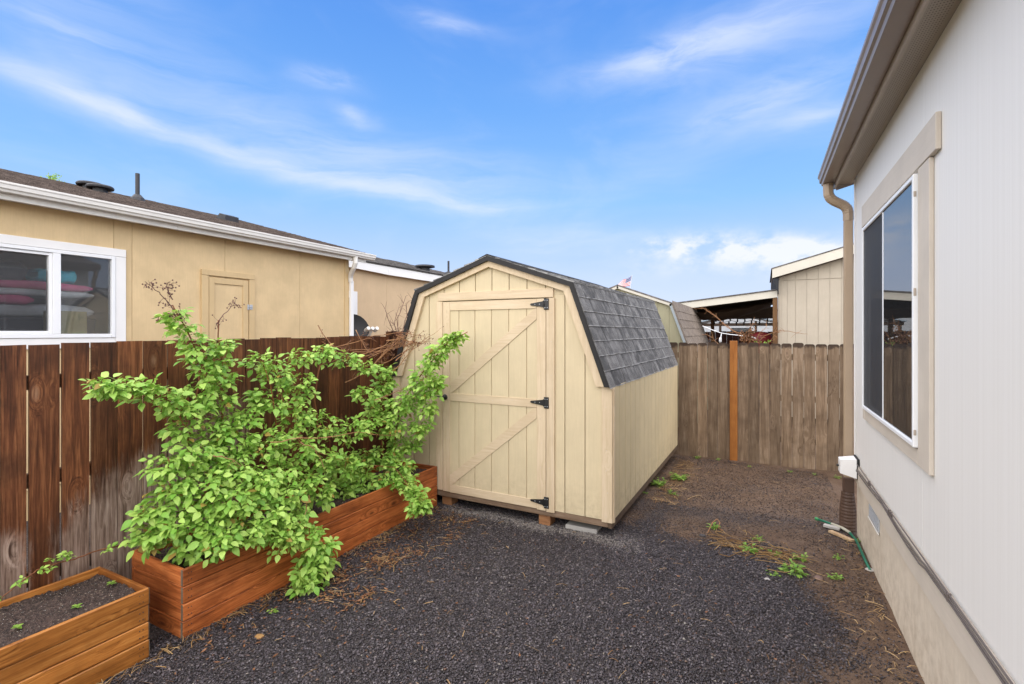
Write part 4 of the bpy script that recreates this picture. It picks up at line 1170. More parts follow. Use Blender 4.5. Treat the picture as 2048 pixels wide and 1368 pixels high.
MB().lathe([(.24, 1.2), (.25, 1.75), (.245, 1.82), (.20, 1.885), (.10, 1.915), (.01, 1.92)], (-.08, 12.6, 0), 24).build('body', M['red'], br, smooth=True)
MB().lathe([(.256, 1.70), (.262, 1.72), (.256, 1.74)], (-.08, 12.6, 0), 24).build('rim', M['red'], br)
box('stand', M['navy'], br, -.3, .14, 12.4, 12.8, 0, 1.2, .01)
cord = thing('extension_cord', 'white cord with a dangling white plug above the picket fence', 'cord', (-.8, 8.6, 1.9))
pts = [P(x_, y_, 'y', 8.7) for x_, y_ in ((1405, 652), (1425, 660), (1442, 666), (1460, 669), (1480, 671), (1500, 673), (1512, 677))]
MB().tube(pts, .008, 6).build('cable', M['vinyl'], cord, smooth=True)
q = P(1443, 667, 'y', 8.7)
MB().tube([q, q + Vector((-.008, 0, -.05)), q + Vector((-.016, 0, -.075)), q + Vector((-.018, 0, -.13)), q + Vector((-.022, 0, -.15))], [.006, .008, .020, .022, .010], 8).build('plug', M['vinyl'], cord, smooth=True)

# flag far away above the roofs
fg = thing('flag', 'small flag with red and white stripes and a blue starred corner above the shed roofs', 'flag', P(1262, 600, 'y', 26))
TR, BR, BL, TL = P(1263, 552, 'y', 26), P(1259.5, 572, 'y', 26), P(1232, 573, 'y', 26.1), P(1240, 563.5, 'y', 26.1)
def fpt(u, v_):
    a = TR.lerp(TL, u); b_ = BR.lerp(BL, u); q = a.lerp(b_, v_)
    return q + Vector((0, .07 * math.sin(u * 8), .02 * math.sin(u * 9 + 1)))
fr_, fwh, fbl = paint('flag_red', (.55, .05, .07), .8), paint('flag_white', (.78, .76, .76), .8), paint('flag_blue', (.06, .08, .26), .8)
for i in range(13):
    MB().sheet(lambda u, v_: fpt((.42 if i < 7 else 0) + (1 - (.42 if i < 7 else 0)) * u, (i + v_) / 13), 8, 1).build('stripe', fwh if i % 2 else fr_, fg)
MB().sheet(lambda u, v_: fpt(.42 * u, v_ * 7 / 13), 5, 4).build('canton', fbl, fg)
mb = MB()
for r_ in range(4):
    for c in range(5):
        q = fpt(.04 + .08 * c, .06 + .13 * r_) + Vector((0, -.02, 0)); mb.box(q.x - .012, q.x + .012, q.y - .003, q.y + .003, q.z - .012, q.z + .012)
mb.build('stars', fwh, fg, kind='stuff')
MB().tube([TR + Vector((.03, 0, .04)), BR + Vector((.03, 0, -.05)), BR + Vector((.05, 0, -2.5))], .02, 6).build('pole', M['grey_metal'], fg)

# ================================================================ planters
def planter(lab, xf, xb, y0, y1, ztop, nb, ml, me_, zsoil, seed):
    pt = thing('planter_box', lab, 'planter', ((xf + xb) / 2, (y0 + y1) / 2, 0))
    r8 = random.Random(seed); th = .021; hb = ztop / nb
    for i in range(nb):
        z0, z1 = i * hb + .0022 - (.03 if i == 0 else 0), (i + 1) * hb - .0022
        j = r8.uniform(-.003, .003)
        box('board', ml, pt, xf - th + j, xf + j, y0 + .001, y1, z0, z1, .0045)
        box('board', ml, pt, xb, xb + th, y0 + .001, y1, z0, z1, .003)
        box('board', me_, pt, xb + th + .001, xf - th - .002, y0 + .002 + j, y0 + th + j, z0, z1, .003)
        box('board', me_, pt, xb + th + .001, xf - th - .002, y1 - th + j, y1 - .001 + j, z0, z1, .003)
        # exposed end grain at the front corner
        box('end_grain', M['endgrain'], pt, xf - th + j + .0015, xf + j - .0015, y0 - .0015, y0 + .0008, z0 + .002, z1 - .002, .0008)
        box('end_grain', M['endgrain'], pt, xf - th + j + .0015, xf + j - .0015, y1 + .0002, y1 + .0025, z0 + .002, z1 - .002, .0008)
    mb = MB()
    for i in range(nb):
        for f_ in (.3, .7):
            for s_ in (.012, .03): mb.lathe([(.0035, 0), (.003, .0015)], (xf + .002, y0 + s_ + .02, (i + f_) * hb), 6, 'x'); mb.lathe([(.0035, 0), (.003, .0015)], (xf + .002, y1 - s_ - .02, (i + f_) * hb), 6, 'x')
    mb.build('nails', M['dark_metal'], pt, kind='stuff')
    nu, nv = 40, int((y1 - y0) / .02)
    r9 = np.random.default_rng(seed)
    nz = r9.normal(0, .006, (nu + 1, nv + 1)); pu = r9.uniform(0, 6, 4)
    def fs(u, v_):
        x_ = xb + th + (xf - xb - 2 * th) * u; y_ = y0 + th + (y1 - y0 - 2 * th) * v_
        e_ = min(u, 1 - u) * 6
        return (x_, y_, zsoil + nz[int(round(u * nu)), int(round(v_ * nv))] + .010 * math.sin(x_ * 19 + pu[0]) * math.sin(y_ * 13 + pu[1]) - .008 * max(0, 1 - e_))
    MB().sheet(fs, nu, nv).build('soil', M['soil'], pt, smooth=True)
    return pt
def soil_mat():
    m, t, b = mat('dark_potting_soil')
    p = wpos(t)
    n = t.noise(p, 55, 5, .65); n2 = t.noise(p, 8, 4)
    vo = t.add('ShaderNodeTexVoronoi'); t.put(vo.inputs['Vector'], p); vo.inputs['Scale'].default_value = 120
    sp = t.sep(vo.outputs['Color'])[1]
    c = t.ramp(n, [(.32, (.016, .010, .008)), (.5, (.055, .034, .026)), (.7, (.13, .085, .065))])
    c = t.mix(t.range(n2, .45, .65, 0, .5), c, (.075, .046, .036))
    c = t.mix(t.m('GREATER_THAN', sp, .975), c, (.20, .15, .11))
    t.put(b.inputs['Base Color'], c); b.inputs['Roughness'].default_value = .9
    t.put(b.inputs['Normal'], t.bump(t.m('ADD', n, vo.outputs['Distance']), .9, .012))
    return m
M['soil'] = soil_mat()
PT = .432
planter('long orange stained planter box holding the bramble bushes', -3.193, -3.79, 1.756, 4.405, PT, 4, M['plank_long'], M['plank_end'], PT - .055, 21)
planter('shorter honey coloured planter box with bare soil and tiny seedlings', -3.210, -3.785, -.9, 1.578, .404, 4, M['plank2_long'], M['plank2_end'], .404 - .035, 22)

# ================================================================ leaves and bushes
def leaflet(L, Wd, org, dirv, nrm_, fold=.22, droop=.25):
    """ovate pointed leaflet, folded along the midrib"""
    y_ = Vector(dirv).normalized(); x_ = y_.cross(Vector(nrm_)).normalized(); z_ = x_.cross(y_)
    T = (0, .20, .42, .66, .86, 1); Wf = (.0, .70, 1.0, .78, .36, 0)
    vs = []
    for t, wf in zip(T, Wf):
        c = Vector(org) + y_ * (L * t) - z_ * (droop * L * t * t)
        if wf == 0: vs.append(c)
        else:
            for s_ in (-1, 0, 1): vs.append(c + x_ * (s_ * Wd * wf) + z_ * (abs(s_) * fold * Wd * wf))
    fs = [(0, 1, 2), (0, 2, 3)]
    for k in range(3):
        a = 1 + 3 * k; fs += [(a, a + 3, a + 4, a + 1), (a + 1, a + 4, a + 5, a + 2)]
    fs += [(10, 13, 11), (11, 13, 12)]
    return vs, fs
def compound(seed, n3=3):
    r_ = random.Random(seed); mb = MB()
    Lp = r_.uniform(.03, .05); L = r_.uniform(.048, .066)
    a, b_ = leaflet(L * 1.05, L * .34, (0, Lp + .022, 0), (r_.uniform(-.2, .2), 1, r_.uniform(-.35, .25)), (r_.uniform(-.2, .2), 0, 1), r_.uniform(.05, .40), r_.uniform(.1, .5)); mb.add(a, b_)
    for s_ in (-1, 1):
        th = r_.uniform(1.15, 1.6)
        a, b_ = leaflet(L * r_.uniform(.78, .98), L * .30, (s_ * .008, Lp - .002, 0), (s_ * math.sin(th), math.cos(th), r_.uniform(-.35, .25)), (s_ * .2, r_.uniform(-.2, .2), 1), r_.uniform(.05, .40), r_.uniform(.1, .5)); mb.add(a, b_)
        if n3 == 5:
            th += .7
            a, b_ = leaflet(L * .6, L * .2, (s_ * .006, Lp - .012, 0), (s_ * math.sin(th), math.cos(th), -.1), (0, 0, 1), .2, .3); mb.add(a, b_)
    mb.tube([(0, 0, 0), (0, Lp * .6, .002), (0, Lp + .024, 0)], .0011, 3, False)
    return mb
LEAF = [compound(100 + i, 3 if i % 3 else 5) for i in range(9)]
LEAFM = [mb.mesh('leaf', M['leaf'], smooth=True) for mb in LEAF]
LEAFV = [(np.array(mb.v), mb.f) for mb in LEAF]
CAMP = Vector((0, 0, H))
def bush(name, lab, cat, loc, clumps, canes, seed, per=1.0, nmax=270, ymax=None, xmin=-3.90, group=None, droopy=.0):
    r_ = random.Random(seed)
    b_ = thing(name, lab, cat, loc, group)
    for pts, rad in canes:
        pts = [Vector(p) for p in pts]
        fine = []
        for i in range(len(pts) - 1):
            for j in range(4): fine.append(pts[i].lerp(pts[i + 1], j / 4) + Vector((r_.uniform(-.006, .006), r_.uniform(-.006, .006), 0)))
        fine.append(pts[-1])
        MB().tube(fine, [rad * (1 - .6 * i / len(fine)) for i in range(len(fine))], 6).build('cane', M['cane'], b_, smooth=True)
    items = []
    tw = MB(); has = False
    for c, rad in clumps:
        c = Vector(c); rad = rad * .86
        # lateral twig inside each clump
        axis = Vector((r_.uniform(-.6, .6), r_.uniform(-.6, .6), r_.uniform(-.1, .9))).normalized()
        tw.tube([c - axis * rad * 1.1, c + Vector((r_.uniform(-.01, .01), 0, .01)), c + axis * rad * .9], [.003, .0025, .001], 4, False)
        n_ = int(per * (20 + 1900 * rad * rad))
        for _ in range(n_):
            dv = Vector((r_.gauss(0, 1), r_.gauss(0, 1), r_.gauss(0, 1))).normalized()
            rr_ = rad * (.35 + .72 * r_.random() ** .6)
            p = c + Vector((dv.x * rr_, dv.y * rr_, dv.z * rr_ * .92))
            if p.x < xmin: p.x = xmin + r_.uniform(0, .05)
            if ymax and p.y > ymax: p.y = ymax - r_.uniform(0, .1)
            out = Vector((dv.x, dv.y, dv.z * .35 - .15 - droopy)) + Vector((r_.gauss(0, .45), r_.gauss(0, .45), r_.gauss(0, .2)))
            out += Vector((.25, -.25, 0))
            yv = out.normalized()
            up = Vector((dv.x * .55 + .2, dv.y * .55 - .3, .9)) + Vector((r_.gauss(0, .42), r_.gauss(0, .42), 0))
            xv = yv.cross(up).normalized(); zv = xv.cross(yv)
            s_ = r_.choice([.55, .75, .85, .95, 1.08]) * r_.uniform(.9, 1.1)
            Mx = Matrix((xv, yv, zv)).transposed()
            items.append(((p - CAMP).length - .5 * rr_ / rad * rad, r_.randrange(len(LEAF)), p, Mx, s_))
    if tw.v: tw.build('twigs', M['cane'], b_, kind='stuff')
    items.sort(key=lambda q: q[0])
    for q in items[:nmax]:
        o = put('leaf', LEAFM[q[1]], b_, q[2], None)
        o.rotation_euler = q[3].to_euler(); o.scale = (q[4],) * 3
    rest = items[nmax:]
    if rest:
        mb = MB()
        for q in rest:
            R_ = np.array(q[3]) * q[4]
            vv = LEAFV[q[1]][0] @ R_.T + np.array(q[2])
            mb.add(vv.tolist(), LEAFV[q[1]][1])
        mb.build('foliage', M['leaf'], b_, kind='stuff', smooth=True)
    return b_
def cl_(lst, ax, val): return [(P(x_, y_, ax, v_ if v_ is not None else val), r_) for x_, y_, v_, r_ in lst]
def pth(lst, ax='x', val=-3.6): return [P(q[0], q[1], ax, q[2] if len(q) > 2 else val) for q in lst]

bush('bramble_bush', 'tall bramble with two upright leafy canes and an arm reaching left along the fence', 'bush', (-3.6, 2.3, .4),
     cl_([(352, 632, -3.62, .045), (366, 652, -3.62, .055), (385, 682, -3.62, .06), (398, 712, -3.62, .065), (410, 740, -3.60, .06), (398, 780, -3.60, .075), (390, 820, -3.58, .08), (440, 690, -3.64, .055), (443, 722, -3.64, .07), (446, 760, -3.64, .075), (440, 800, -3.62, .075), (452, 835, -3.62, .07),
          (208, 772, -3.50, .045), (236, 775, -3.50, .055), (268, 779, -3.50, .06), (300, 785, -3.52, .06), (332, 795, -3.54, .065), (358, 818, -3.56, .07), (372, 852, -3.56, .075), (425, 865, -3.55, .08), (455, 868, -3.55, .07)], 'x', None),
     [(pth([(365, 1090), (372, 980), (378, 880), (392, 800), (402, 730), (372, 655), (345, 610)], val=-3.60), .010), (pth([(430, 1060), (440, 930), (446, 830), (443, 720), (436, 665), (437, 640)], val=-3.64), .009), (pth([(375, 860), (345, 805), (300, 785), (240, 775), (196, 790)], val=-3.53), .006)], 31, 1.05, 280)
bush('bramble_bush', 'bright bramble spilling over the front of the planter towards the gravel', 'bush', (-3.3, 2.1, .4),
     cl_([(335, 925, -3.48, .085), (390, 905, -3.48, .10), (440, 925, -3.46, .11), (345, 975, -3.45, .10), (405, 970, -3.40, .13), (310, 1020, -3.44, .07), (300, 1065, -3.44, .06), (350, 1040, -3.36, .11), (420, 1030, -3.30, .12), (380, 1085, -3.34, .07),
          (470, 1000, -3.24, .12), (525, 1020, -3.18, .12), (575, 1035, -3.12, .11), (500, 1060, -3.14, .10), (560, 1075, -3.08, .09), (615, 1070, -3.05, .08), (440, 1075, -3.16, .08), (520, 960, -3.26, .11), (470, 940, -3.34, .11), (575, 985, -3.18, .09),
          (628, 1110, -3.02, .06), (610, 1140, -3.0, .055), (645, 1090, -3.0, .05), (615, 1165, -2.98, .04), (640, 1130, -3.0, .05)], 'x', None),
     [(pth([(392, 1105), (400, 1000), (440, 930), (520, 960), (590, 1050), (615, 1140)], val=-3.40), .009), (pth([(350, 1110), (345, 1030), (340, 950), (335, 915)], val=-3.42), .007), (pth([(420, 1105), (455, 1020), (520, 1000), (570, 1040)], val=-3.42), .007)], 32, 1.6, 300, droopy=.25)
bush('bramble_bush', 'broad dense bramble in the middle of the planter under the dead canes', 'bush', (-3.5, 3.0, .4),
     cl_([(520, 722, -3.62, .075), (555, 745, -3.60, .10), (600, 712, -3.60, .07), (645, 705, -3.60, .07), (690, 718, -3.58, .07), (730, 735, -3.56, .07), (770, 742, -3.52, .055), (600, 770, -3.56, .12), (540, 800, -3.56, .12), (500, 830, -3.54, .07), (590, 830, -3.48, .14), 
          (640, 850, -3.46, .13), (730, 790, -3.48, .08), (480, 885, -3.50, .09), (530, 890, -3.42, .13), (590, 900, -3.38, .13), (700, 860, -3.42, .12), (640, 915, -3.34, .12), (690, 930, -3.32, .10), (560, 945, -3.32, .10), (610, 960, -3.26, .09), (640, 985, -3.22, .07), (740, 850, -3.42, .09)], 'x', None),
     [(pth([(560, 1020), (556, 930), (552, 840), (540, 770), (525, 720)], val=-3.55), .009), (pth([(640, 1000), (640, 900), (630, 800), (640, 730), (690, 715), (760, 740)], val=-3.55), .009), (pth([(600, 1010), (590, 930), (585, 860), (560, 780)], val=-3.5), .008)], 33, 1.3, 300)
dcl = [(785, 850, 3.85, .09), (800, 812, 3.95, .09), (825, 785, 4.0, .085), (845, 752, 4.05, .075), (862, 722, 4.08, .06), (880, 700, 4.08, .05), (897, 684, 4.08, .04), (912, 672, 4.08, .03), (858, 780, 4.05, .07), (850, 815, 4.05, .065), (842, 850, 4.05, .06), (868, 765, 4.02, .045), (770, 770, 3.95, .06), (760, 815, 3.9, .08), (800, 890, 4.0, .07), (825, 890, 4.1, .055)]
dcl2 = [(720, 925, 3.62, .10), (765, 915, 3.75, .09), (800, 930, 3.85, .08), (680, 950, 3.4, .09), (730, 965, 3.5, .08), (780, 960, 3.68, .07), (690, 995, 3.32, .06), (812, 965, 3.72, .055), (825, 985, 3.66, .04), (842, 1000, 3.62, .038), (835, 1015, 3.58, .03)]
bush('bramble_bush', 'bramble beside the shed whose long leafy arm crosses the shed door frame', 'bush', (-3.45, 3.9, .4),
     [(c_, q_ * 1.2) for c_, q_ in cl_(dcl + dcl2, 'y', None)],
     [([P(790, 985, 'y', 3.95), P(788, 900, 'y', 3.95), P(800, 810, 'y', 4.0), P(845, 745, 'y', 4.06), P(890, 690, 'y', 4.08), P(935, 664, 'y', 4.08)], .010), ([P(770, 985, 'y', 3.85), P(765, 900, 'y', 3.85), P(755, 800, 'y', 3.9)], .008), ([P(720, 990, 'y', 3.6), P(735, 930, 'y', 3.6), P(790, 935, 'y', 3.7), P(840, 1005, 'y', 3.6)], .006)], 34, 1.7, 300, ymax=4.33)
# dry tips above the two upright canes and the tangle of dead canes
def twigs(name, lab, cat, loc, stems, ml, seed, berries=0, sub=4, sl=.12, part='dry_cane', rad=.0035):
    r_ = random.Random(seed); o = thing(name, lab, cat, loc); bm_ = MB(); tb = MB()
    for pts in stems:
        pts = [Vector(p) for p in pts]; f_ = []
        for i in range(len(pts) - 1):
            for j in range(3): f_.append(pts[i].lerp(pts[i + 1], j / 3) + Vector((r_.gauss(0, .004), r_.gauss(0, .004), r_.gauss(0, .004))))
        f_.append(pts[-1])
        MB().tube(f_, [rad * (1 - .65 * i / len(f_)) for i in range(len(f_))], 5).build(part, ml, o)
        for _ in range(sub):
            k = r_.randrange(1, len(f_)); t = (f_[k] - f_[k - 1]).normalized()
            dv = (t * .7 + Vector((r_.gauss(0, .6), r_.gauss(0, .6), r_.gauss(0, .6)))).normalized(); l_ = sl * r_.uniform(.4, 1.2)
            q = [f_[k], f_[k] + dv * l_ * .5 + Vector((0, 0, r_.uniform(-.01, .01))), f_[k] + dv * l_ + Vector((0, 0, r_.uniform(-.03, .02)))]
            tb.tube(q, [rad * .45, rad * .35, rad * .2], 3, False)
            for _b in range(berries):
                a = q[1].lerp(q[2], r_.random()); e_ = a + Vector((r_.gauss(0, .018), r_.gauss(0, .018), r_.gauss(0, .018)))
                tb.tube([a, e_], .0009, 3, False); bm_.lathe([(.001, -.005), (.0055, -.001), (.004, .004), (.001, .006)], e_, 5)
    if tb.v: tb.build('twigs', ml, o, kind='stuff')
    if bm_.v: bm_.build('dried_berries', M['twig_red'], o, kind='stuff')
    return o
twigs('dead_bramble', 'two dry fruiting cane tips standing above the tall bramble', 'dry canes', (-3.62, 2.2, 1.9),
      [pth([(352, 625), (338, 605), (322, 590), (305, 575), (290, 563)], val=-3.62), pth([(345, 600), (337, 585), (333, 570)], val=-3.62), pth([(437, 660), (437, 642), (448, 627), (465, 613), (478, 609)], val=-3.64), pth([(372, 628), (345, 630), (303, 638)], val=-3.62)], M['twig_red'], 41, 3, 9, .05, rad=.0042)
twigs('dead_bramble', 'tangle of dead orange brown canes leaning against the left edge of the shed', 'dry canes', (-3.4, 4.1, 1.6),
      [[P(690, 765, 'y', 3.7), P(730, 745, 'y', 3.85), P(780, 722, 'y', 4.0), P(830, 690, 'y', 4.15), P(868, 668, 'y', 4.25)], [P(640, 700, 'y', 3.5), P(690, 690, 'y', 3.7), P(750, 672, 'y', 3.9), P(800, 665, 'y', 4.1), P(850, 672, 'y', 4.2)],
       [P(700, 700, 'y', 3.7), P(745, 700, 'y', 3.9), P(790, 690, 'y', 4.05), P(840, 668, 'y', 4.2)], [P(720, 712, 'y', 3.75), P(770, 690, 'y', 3.95), P(815, 672, 'y', 4.1)], [P(770, 760, 'y', 3.9), P(800, 730, 'y', 4.0), P(825, 700, 'y', 4.1), P(855, 680, 'y', 4.2)],
       [P(640, 680, 'y', 3.5), P(655, 692, 'y', 3.5), P(680, 700, 'y', 3.6)], [P(636, 650, 'y', 3.5), P(648, 672, 'y', 3.5), P(665, 690, 'y', 3.5), P(690, 705, 'y', 3.6)], [P(745, 735, 'y', 3.85), P(775, 700, 'y', 4.0), P(800, 690, 'y', 4.05)], [P(712, 660, 'y', 3.8), P(722, 680, 'y', 3.8), P(735, 700, 'y', 3.8)]] + [[P(700 + 14 * i + random.Random(i).uniform(-12, 12), 722 - 4 * i + random.Random(i + 50).uniform(-25, 25), 'y', 3.75 + .03 * i), P(760 + 8 * i, 700 - 2 * i + random.Random(i + 9).uniform(-15, 20), 'y', 3.95 + .02 * i), P(800 + 6 * i, 690 - 2 * i + random.Random(i + 30).uniform(-20, 25), 'y', 4.2)] for i in range(9)], M['dead_cane'], 42, 1, 12, .10, rad=.0055)
twigs('dead_bramble', 'pale dry canes lying across the middle of the bramble leaves', 'dry canes', (-3.2, 3.2, 1.2),
      [pth([(540, 885), (600, 877), (650, 874), (715, 865), (740, 868), (795, 870)], val=-3.12), pth([(750, 800), (780, 790), (810, 776)], val=-3.1), pth([(600, 885), (625, 895), (640, 915), (648, 935)], val=-3.1), pth([(620, 990), (612, 1020), (606, 1055)], val=-3.05), pth([(428, 912), (450, 915), (470, 922)], val=-3.2)], M['dead_cane'], 43, 0, 4, .08, rad=.0045)
twigs('bare_shrub', 'bare reddish twigs of a shrub behind the fence at the left edge of the shed', 'shrub', (-4.3, 5.4, 0),
      [[P(800, 690, 'x', -4.25), P(x1_, y1_, 'x', -4.25), P(x2_, y2_, 'x', -4.25)] for x1_, y1_, x2_, y2_ in ((780, 650, 770, 618), (795, 640, 812, 592), (810, 640, 826, 600), (815, 640, 812, 610), (790, 650, 792, 625), (825, 650, 830, 605))], M['twig_red'], 44, 0, 9, .16, rad=.006)
# runner with small leaves crossing in front of the boards
rn = bush('bramble_runner', 'thin bramble runner arching across the fence down to the small planter', 'runner', (-3.75, 1.5, .7), [],
          [(pth([(290, 1068), (262, 1085), (230, 1093), (190, 1103), (150, 1118), (115, 1126), (75, 1140), (40, 1165), (0, 1200), (-30, 1225)], val=-3.72), .0048)], 35)
r_ = random.Random(3)
for x_, y_, n_ in ((275, 1078, 4), (255, 1085, 3), (211, 1100, 4), (145, 1112, 4), (135, 1108, 3), (108, 1118, 3), (98, 1136, 2), (75, 1142, 3), (48, 1162, 3), (30, 1172, 2), (10, 1194, 2)):
    for _ in range(n_):
        a = r_.uniform(0, 6.28); yv = Vector((math.cos(a) * .6 + .3, math.sin(a) * .7, r_.uniform(-.1, .5))).normalized(); xv = yv.cross(Vector((.4, -.3, 1))).normalized(); zv = xv.cross(yv)
        o = put('leaf', LEAFM[r_.randrange(9)], rn, P(x_, y_, 'x', -3.715)); o.rotation_euler = Matrix((xv, yv, zv)).transposed().to_euler(); o.scale = (r_.uniform(.35, .6),) * 3
# tree tip behind the tan house roof
tt = thing('tree', 'thin tree top showing over the roof of the tan house', 'tree', (-12.5, 4.1, 0))
tb_ = P(108, 385, 'x', -12.5)
MB().tube([(tb_.x, tb_.y, 0), tb_, P(100, 352, 'x', -12.5)], [.06, .02, .008], 6).build('trunk', M['twig_red'], tt)
mb = MB()
for _ in range(38):
    p = P(102 + r_.gauss(0, 9), 358 + abs(r_.gauss(0, 10)) - 8, 'x', -12.5) + Vector((r_.gauss(0, .1), 0, 0)); k_ = r_.randrange(9)
    q_ = Matrix.Rotation(r_.uniform(0, 6.28), 3, Vector((r_.gauss(0, 1), r_.gauss(0, 1), r_.gauss(0, 1))).normalized())
    mb.add((LEAFV[k_][0] @ np.array(q_).T * .7 + np.array(p)).tolist(), LEAFV[k_][1])
mb.build('crown', M['leaf'], tt, kind='stuff')

# brambles behind the picket fence
twigs('dead_bramble', 'arching dry canes behind the picket fence near the patio gap', 'dry canes', (-.6, 8.7, 1.7),
      [[P(1502, 690, 'y', 8.5), P(1490, 672, 'y', 8.5), P(1455, 655, 'y', 8.5), P(1432, 632, 'y', 8.5), P(1410, 616, 'y', 8.5), P(1392, 618, 'y', 8.5)], [P(1500, 690, 'y', 8.5), P(1470, 664, 'y', 8.5), P(1440, 640, 'y', 8.5), P(1405, 615, 'y', 8.5)],
       [P(1510, 690, 'y', 8.5), P(1530, 672, 'y', 8.5), P(1560, 661, 'y', 8.5), P(1585, 664, 'y', 8.5), P(1608, 668, 'y', 8.5)], [P(1530, 695, 'y', 8.5), P(1545, 675, 'y', 8.5), P(1558, 664, 'y', 8.5)], [P(1500, 690, 'y', 8.5), P(1498, 660, 'y', 8.5), P(1505, 648, 'y', 8.5)], [P(1440, 692, 'y', 8.5), P(1425, 676, 'y', 8.5), P(1410, 668, 'y', 8.5)], [P(1510, 685, 'y', 8.5), P(1520, 665, 'y', 8.5), P(1532, 655, 'y', 8.5)]], M['dead_cane'], 45, 0, 8, .12, rad=.006)
r_ = random.Random(12)
hb_ = thing('dry_plant', 'clump of dry orange leaves showing above the picket fence', 'plant', (-.27, 8.4, 1.5))
mb = MB(); mb2 = MB()
for _ in range(150):
    g_ = r_.random() < .72
    p = P(r_.gauss(1497, 7), r_.gauss(679, 9), 'y', 8.4) if g_ else P(r_.uniform(1500, 1535), r_.gauss(688, 4), 'y', 8.4); k_ = r_.randrange(9)
    q_ = Matrix.Rotation(r_.uniform(0, 6.28), 3, Vector((r_.gauss(0, 1), r_.gauss(0, 1), r_.gauss(0, 1))).normalized())
    (mb if g_ else mb2).add((LEAFV[k_][0] @ np.array(q_).T * (.55 if g_ else .4) + np.array(p)).tolist(), LEAFV[k_][1])
mb.build('dry_leaves', M['deadleaf'], hb_, kind='stuff'); mb2.build('foliage', M['weed'], hb_, kind='stuff')
MB().tube([(-.27, 8.4, 0), (-.27, 8.4, 1.85)], .01, 5).build('stem', M['dead_cane'], hb_)

# ================================================================ small plants on the ground
def gz(x_, y_): return float(ground_z(np.array([x_]), np.array([y_]))[0])
def weed(px, py, size, lab, seed, n_=12, z=None, lm='weed', loc=None):
    r_ = random.Random(seed)
    p = P(px, py, 'z', z or 0); p.z = z if z is not None else gz(p.x, p.y)
    o = thing('weed', lab, 'weed', p); k = 0
    mb = MB()
    for i in range(n_):
        a = r_.uniform(0, 6.28); e_ = r_.uniform(.15, 1.1); l_ = size * r_.uniform(.4, 1.0)
        dv = Vector((math.cos(a) * math.cos(e_), math.sin(a) * math.cos(e_), math.sin(e_)))
        st = p + Vector((r_.gauss(0, size * .12), r_.gauss(0, size * .12), .0))
        mb.tube([st, st + dv * l_ * .6, st + dv * l_], [.0012, .001, .0007], 3, False)
        for _ in range(3):
            u = r_.uniform(.4, 1); b_ = a + r_.gauss(0, .8)
            vs, fs = leaflet(size * r_.uniform(.28, .5), size * r_.uniform(.08, .13), st + dv * l_ * u, (math.cos(b_), math.sin(b_), r_.uniform(-.1, .6)), (0, 0, 1))
            mb.add(vs, fs)
    mb.build('leaves', M[lm], o, kind='stuff', smooth=True)
    return o
for i, a in enumerate([
    (1318, 968, .11, 'bushy green weed against the shed wall near its far half', 30), (1357, 955, .12, 'wider green weed next to the straw by the shed wall', 34), (1345, 985, .07, 'small flat weed in front of the weeds along the shed', 14), (1428, 1056, .075, 'green weed with a dry loop beside it on the bare soil', 18),
    (1516, 1082, .06, 'small weed at the back tip of the dry vine mat', 12), (1500, 1103, .085, 'green weed at the left end of the dry vine mat', 20), (1548, 1110, .06, 'pale weed inside the dry vine mat', 14), (1600, 1118, .07, 'weed at the right end of the dry vine mat', 16), (1585, 1145, .10, 'dark green weed in front of the dry vine mat', 24), (1545, 1150, .055, 'little weed on the gravel edge left of the dark green weed', 10),
    (1672, 1158, .07, 'light green weed standing alone near the house skirting', 10), (1678, 1115, .05, 'tiny weed beside the green hose', 10), (1395, 912, .06, 'tiny weed at the foot of the picket fence left of the orange post', 12), (1437, 917, .05, 'low weed at the fence foot right beside the orange post', 10), (1675, 950, .06, 'low weed at the fence foot beside the downspout', 10),
    (1290, 985, .05, 'flat weed in the corner of straw at the shed wall, nearest the camera', 10), (1500, 930, .04, 'tiny weed at the fence foot two pickets right of the orange post', 8), (1580, 938, .045, 'tiny weed midway along the foot of the picket fence', 9), (1630, 945, .04, 'tiny weed at the fence foot near the downspout, left of the low weed', 8), (1715, 1085, .04, 'tiny sprout between hose and house skirting', 7),
    (545, 1225, .05, 'single green sprout on gravel in front of the long planter', 8)]):
    weed(*a[:4], 300 + i, a[4])
for i, (px, py, lab) in enumerate(((35, 1260, 'round green seedling at the front left of the bare planter'), (154, 1218, 'green seedling near the front board of the bare planter'), (223, 1171, 'pale green seedling near the back corner of the bare planter'))):
    r_ = random.Random(60 + i); p = P(px, py, 'z', .375); o = thing('seedling', lab, 'seedling', p); mb = MB()
    for k in range(7):
        a = k * 1.9 + r_.random(); vs, fs = leaflet(.026, .010, p + Vector((0, 0, .008 + .002 * k)), (math.cos(a), math.sin(a), .35), (0, 0, 1)); mb.add(vs, fs)
    mb.build('leaves', M['weed'], o, kind='stuff', smooth=True)
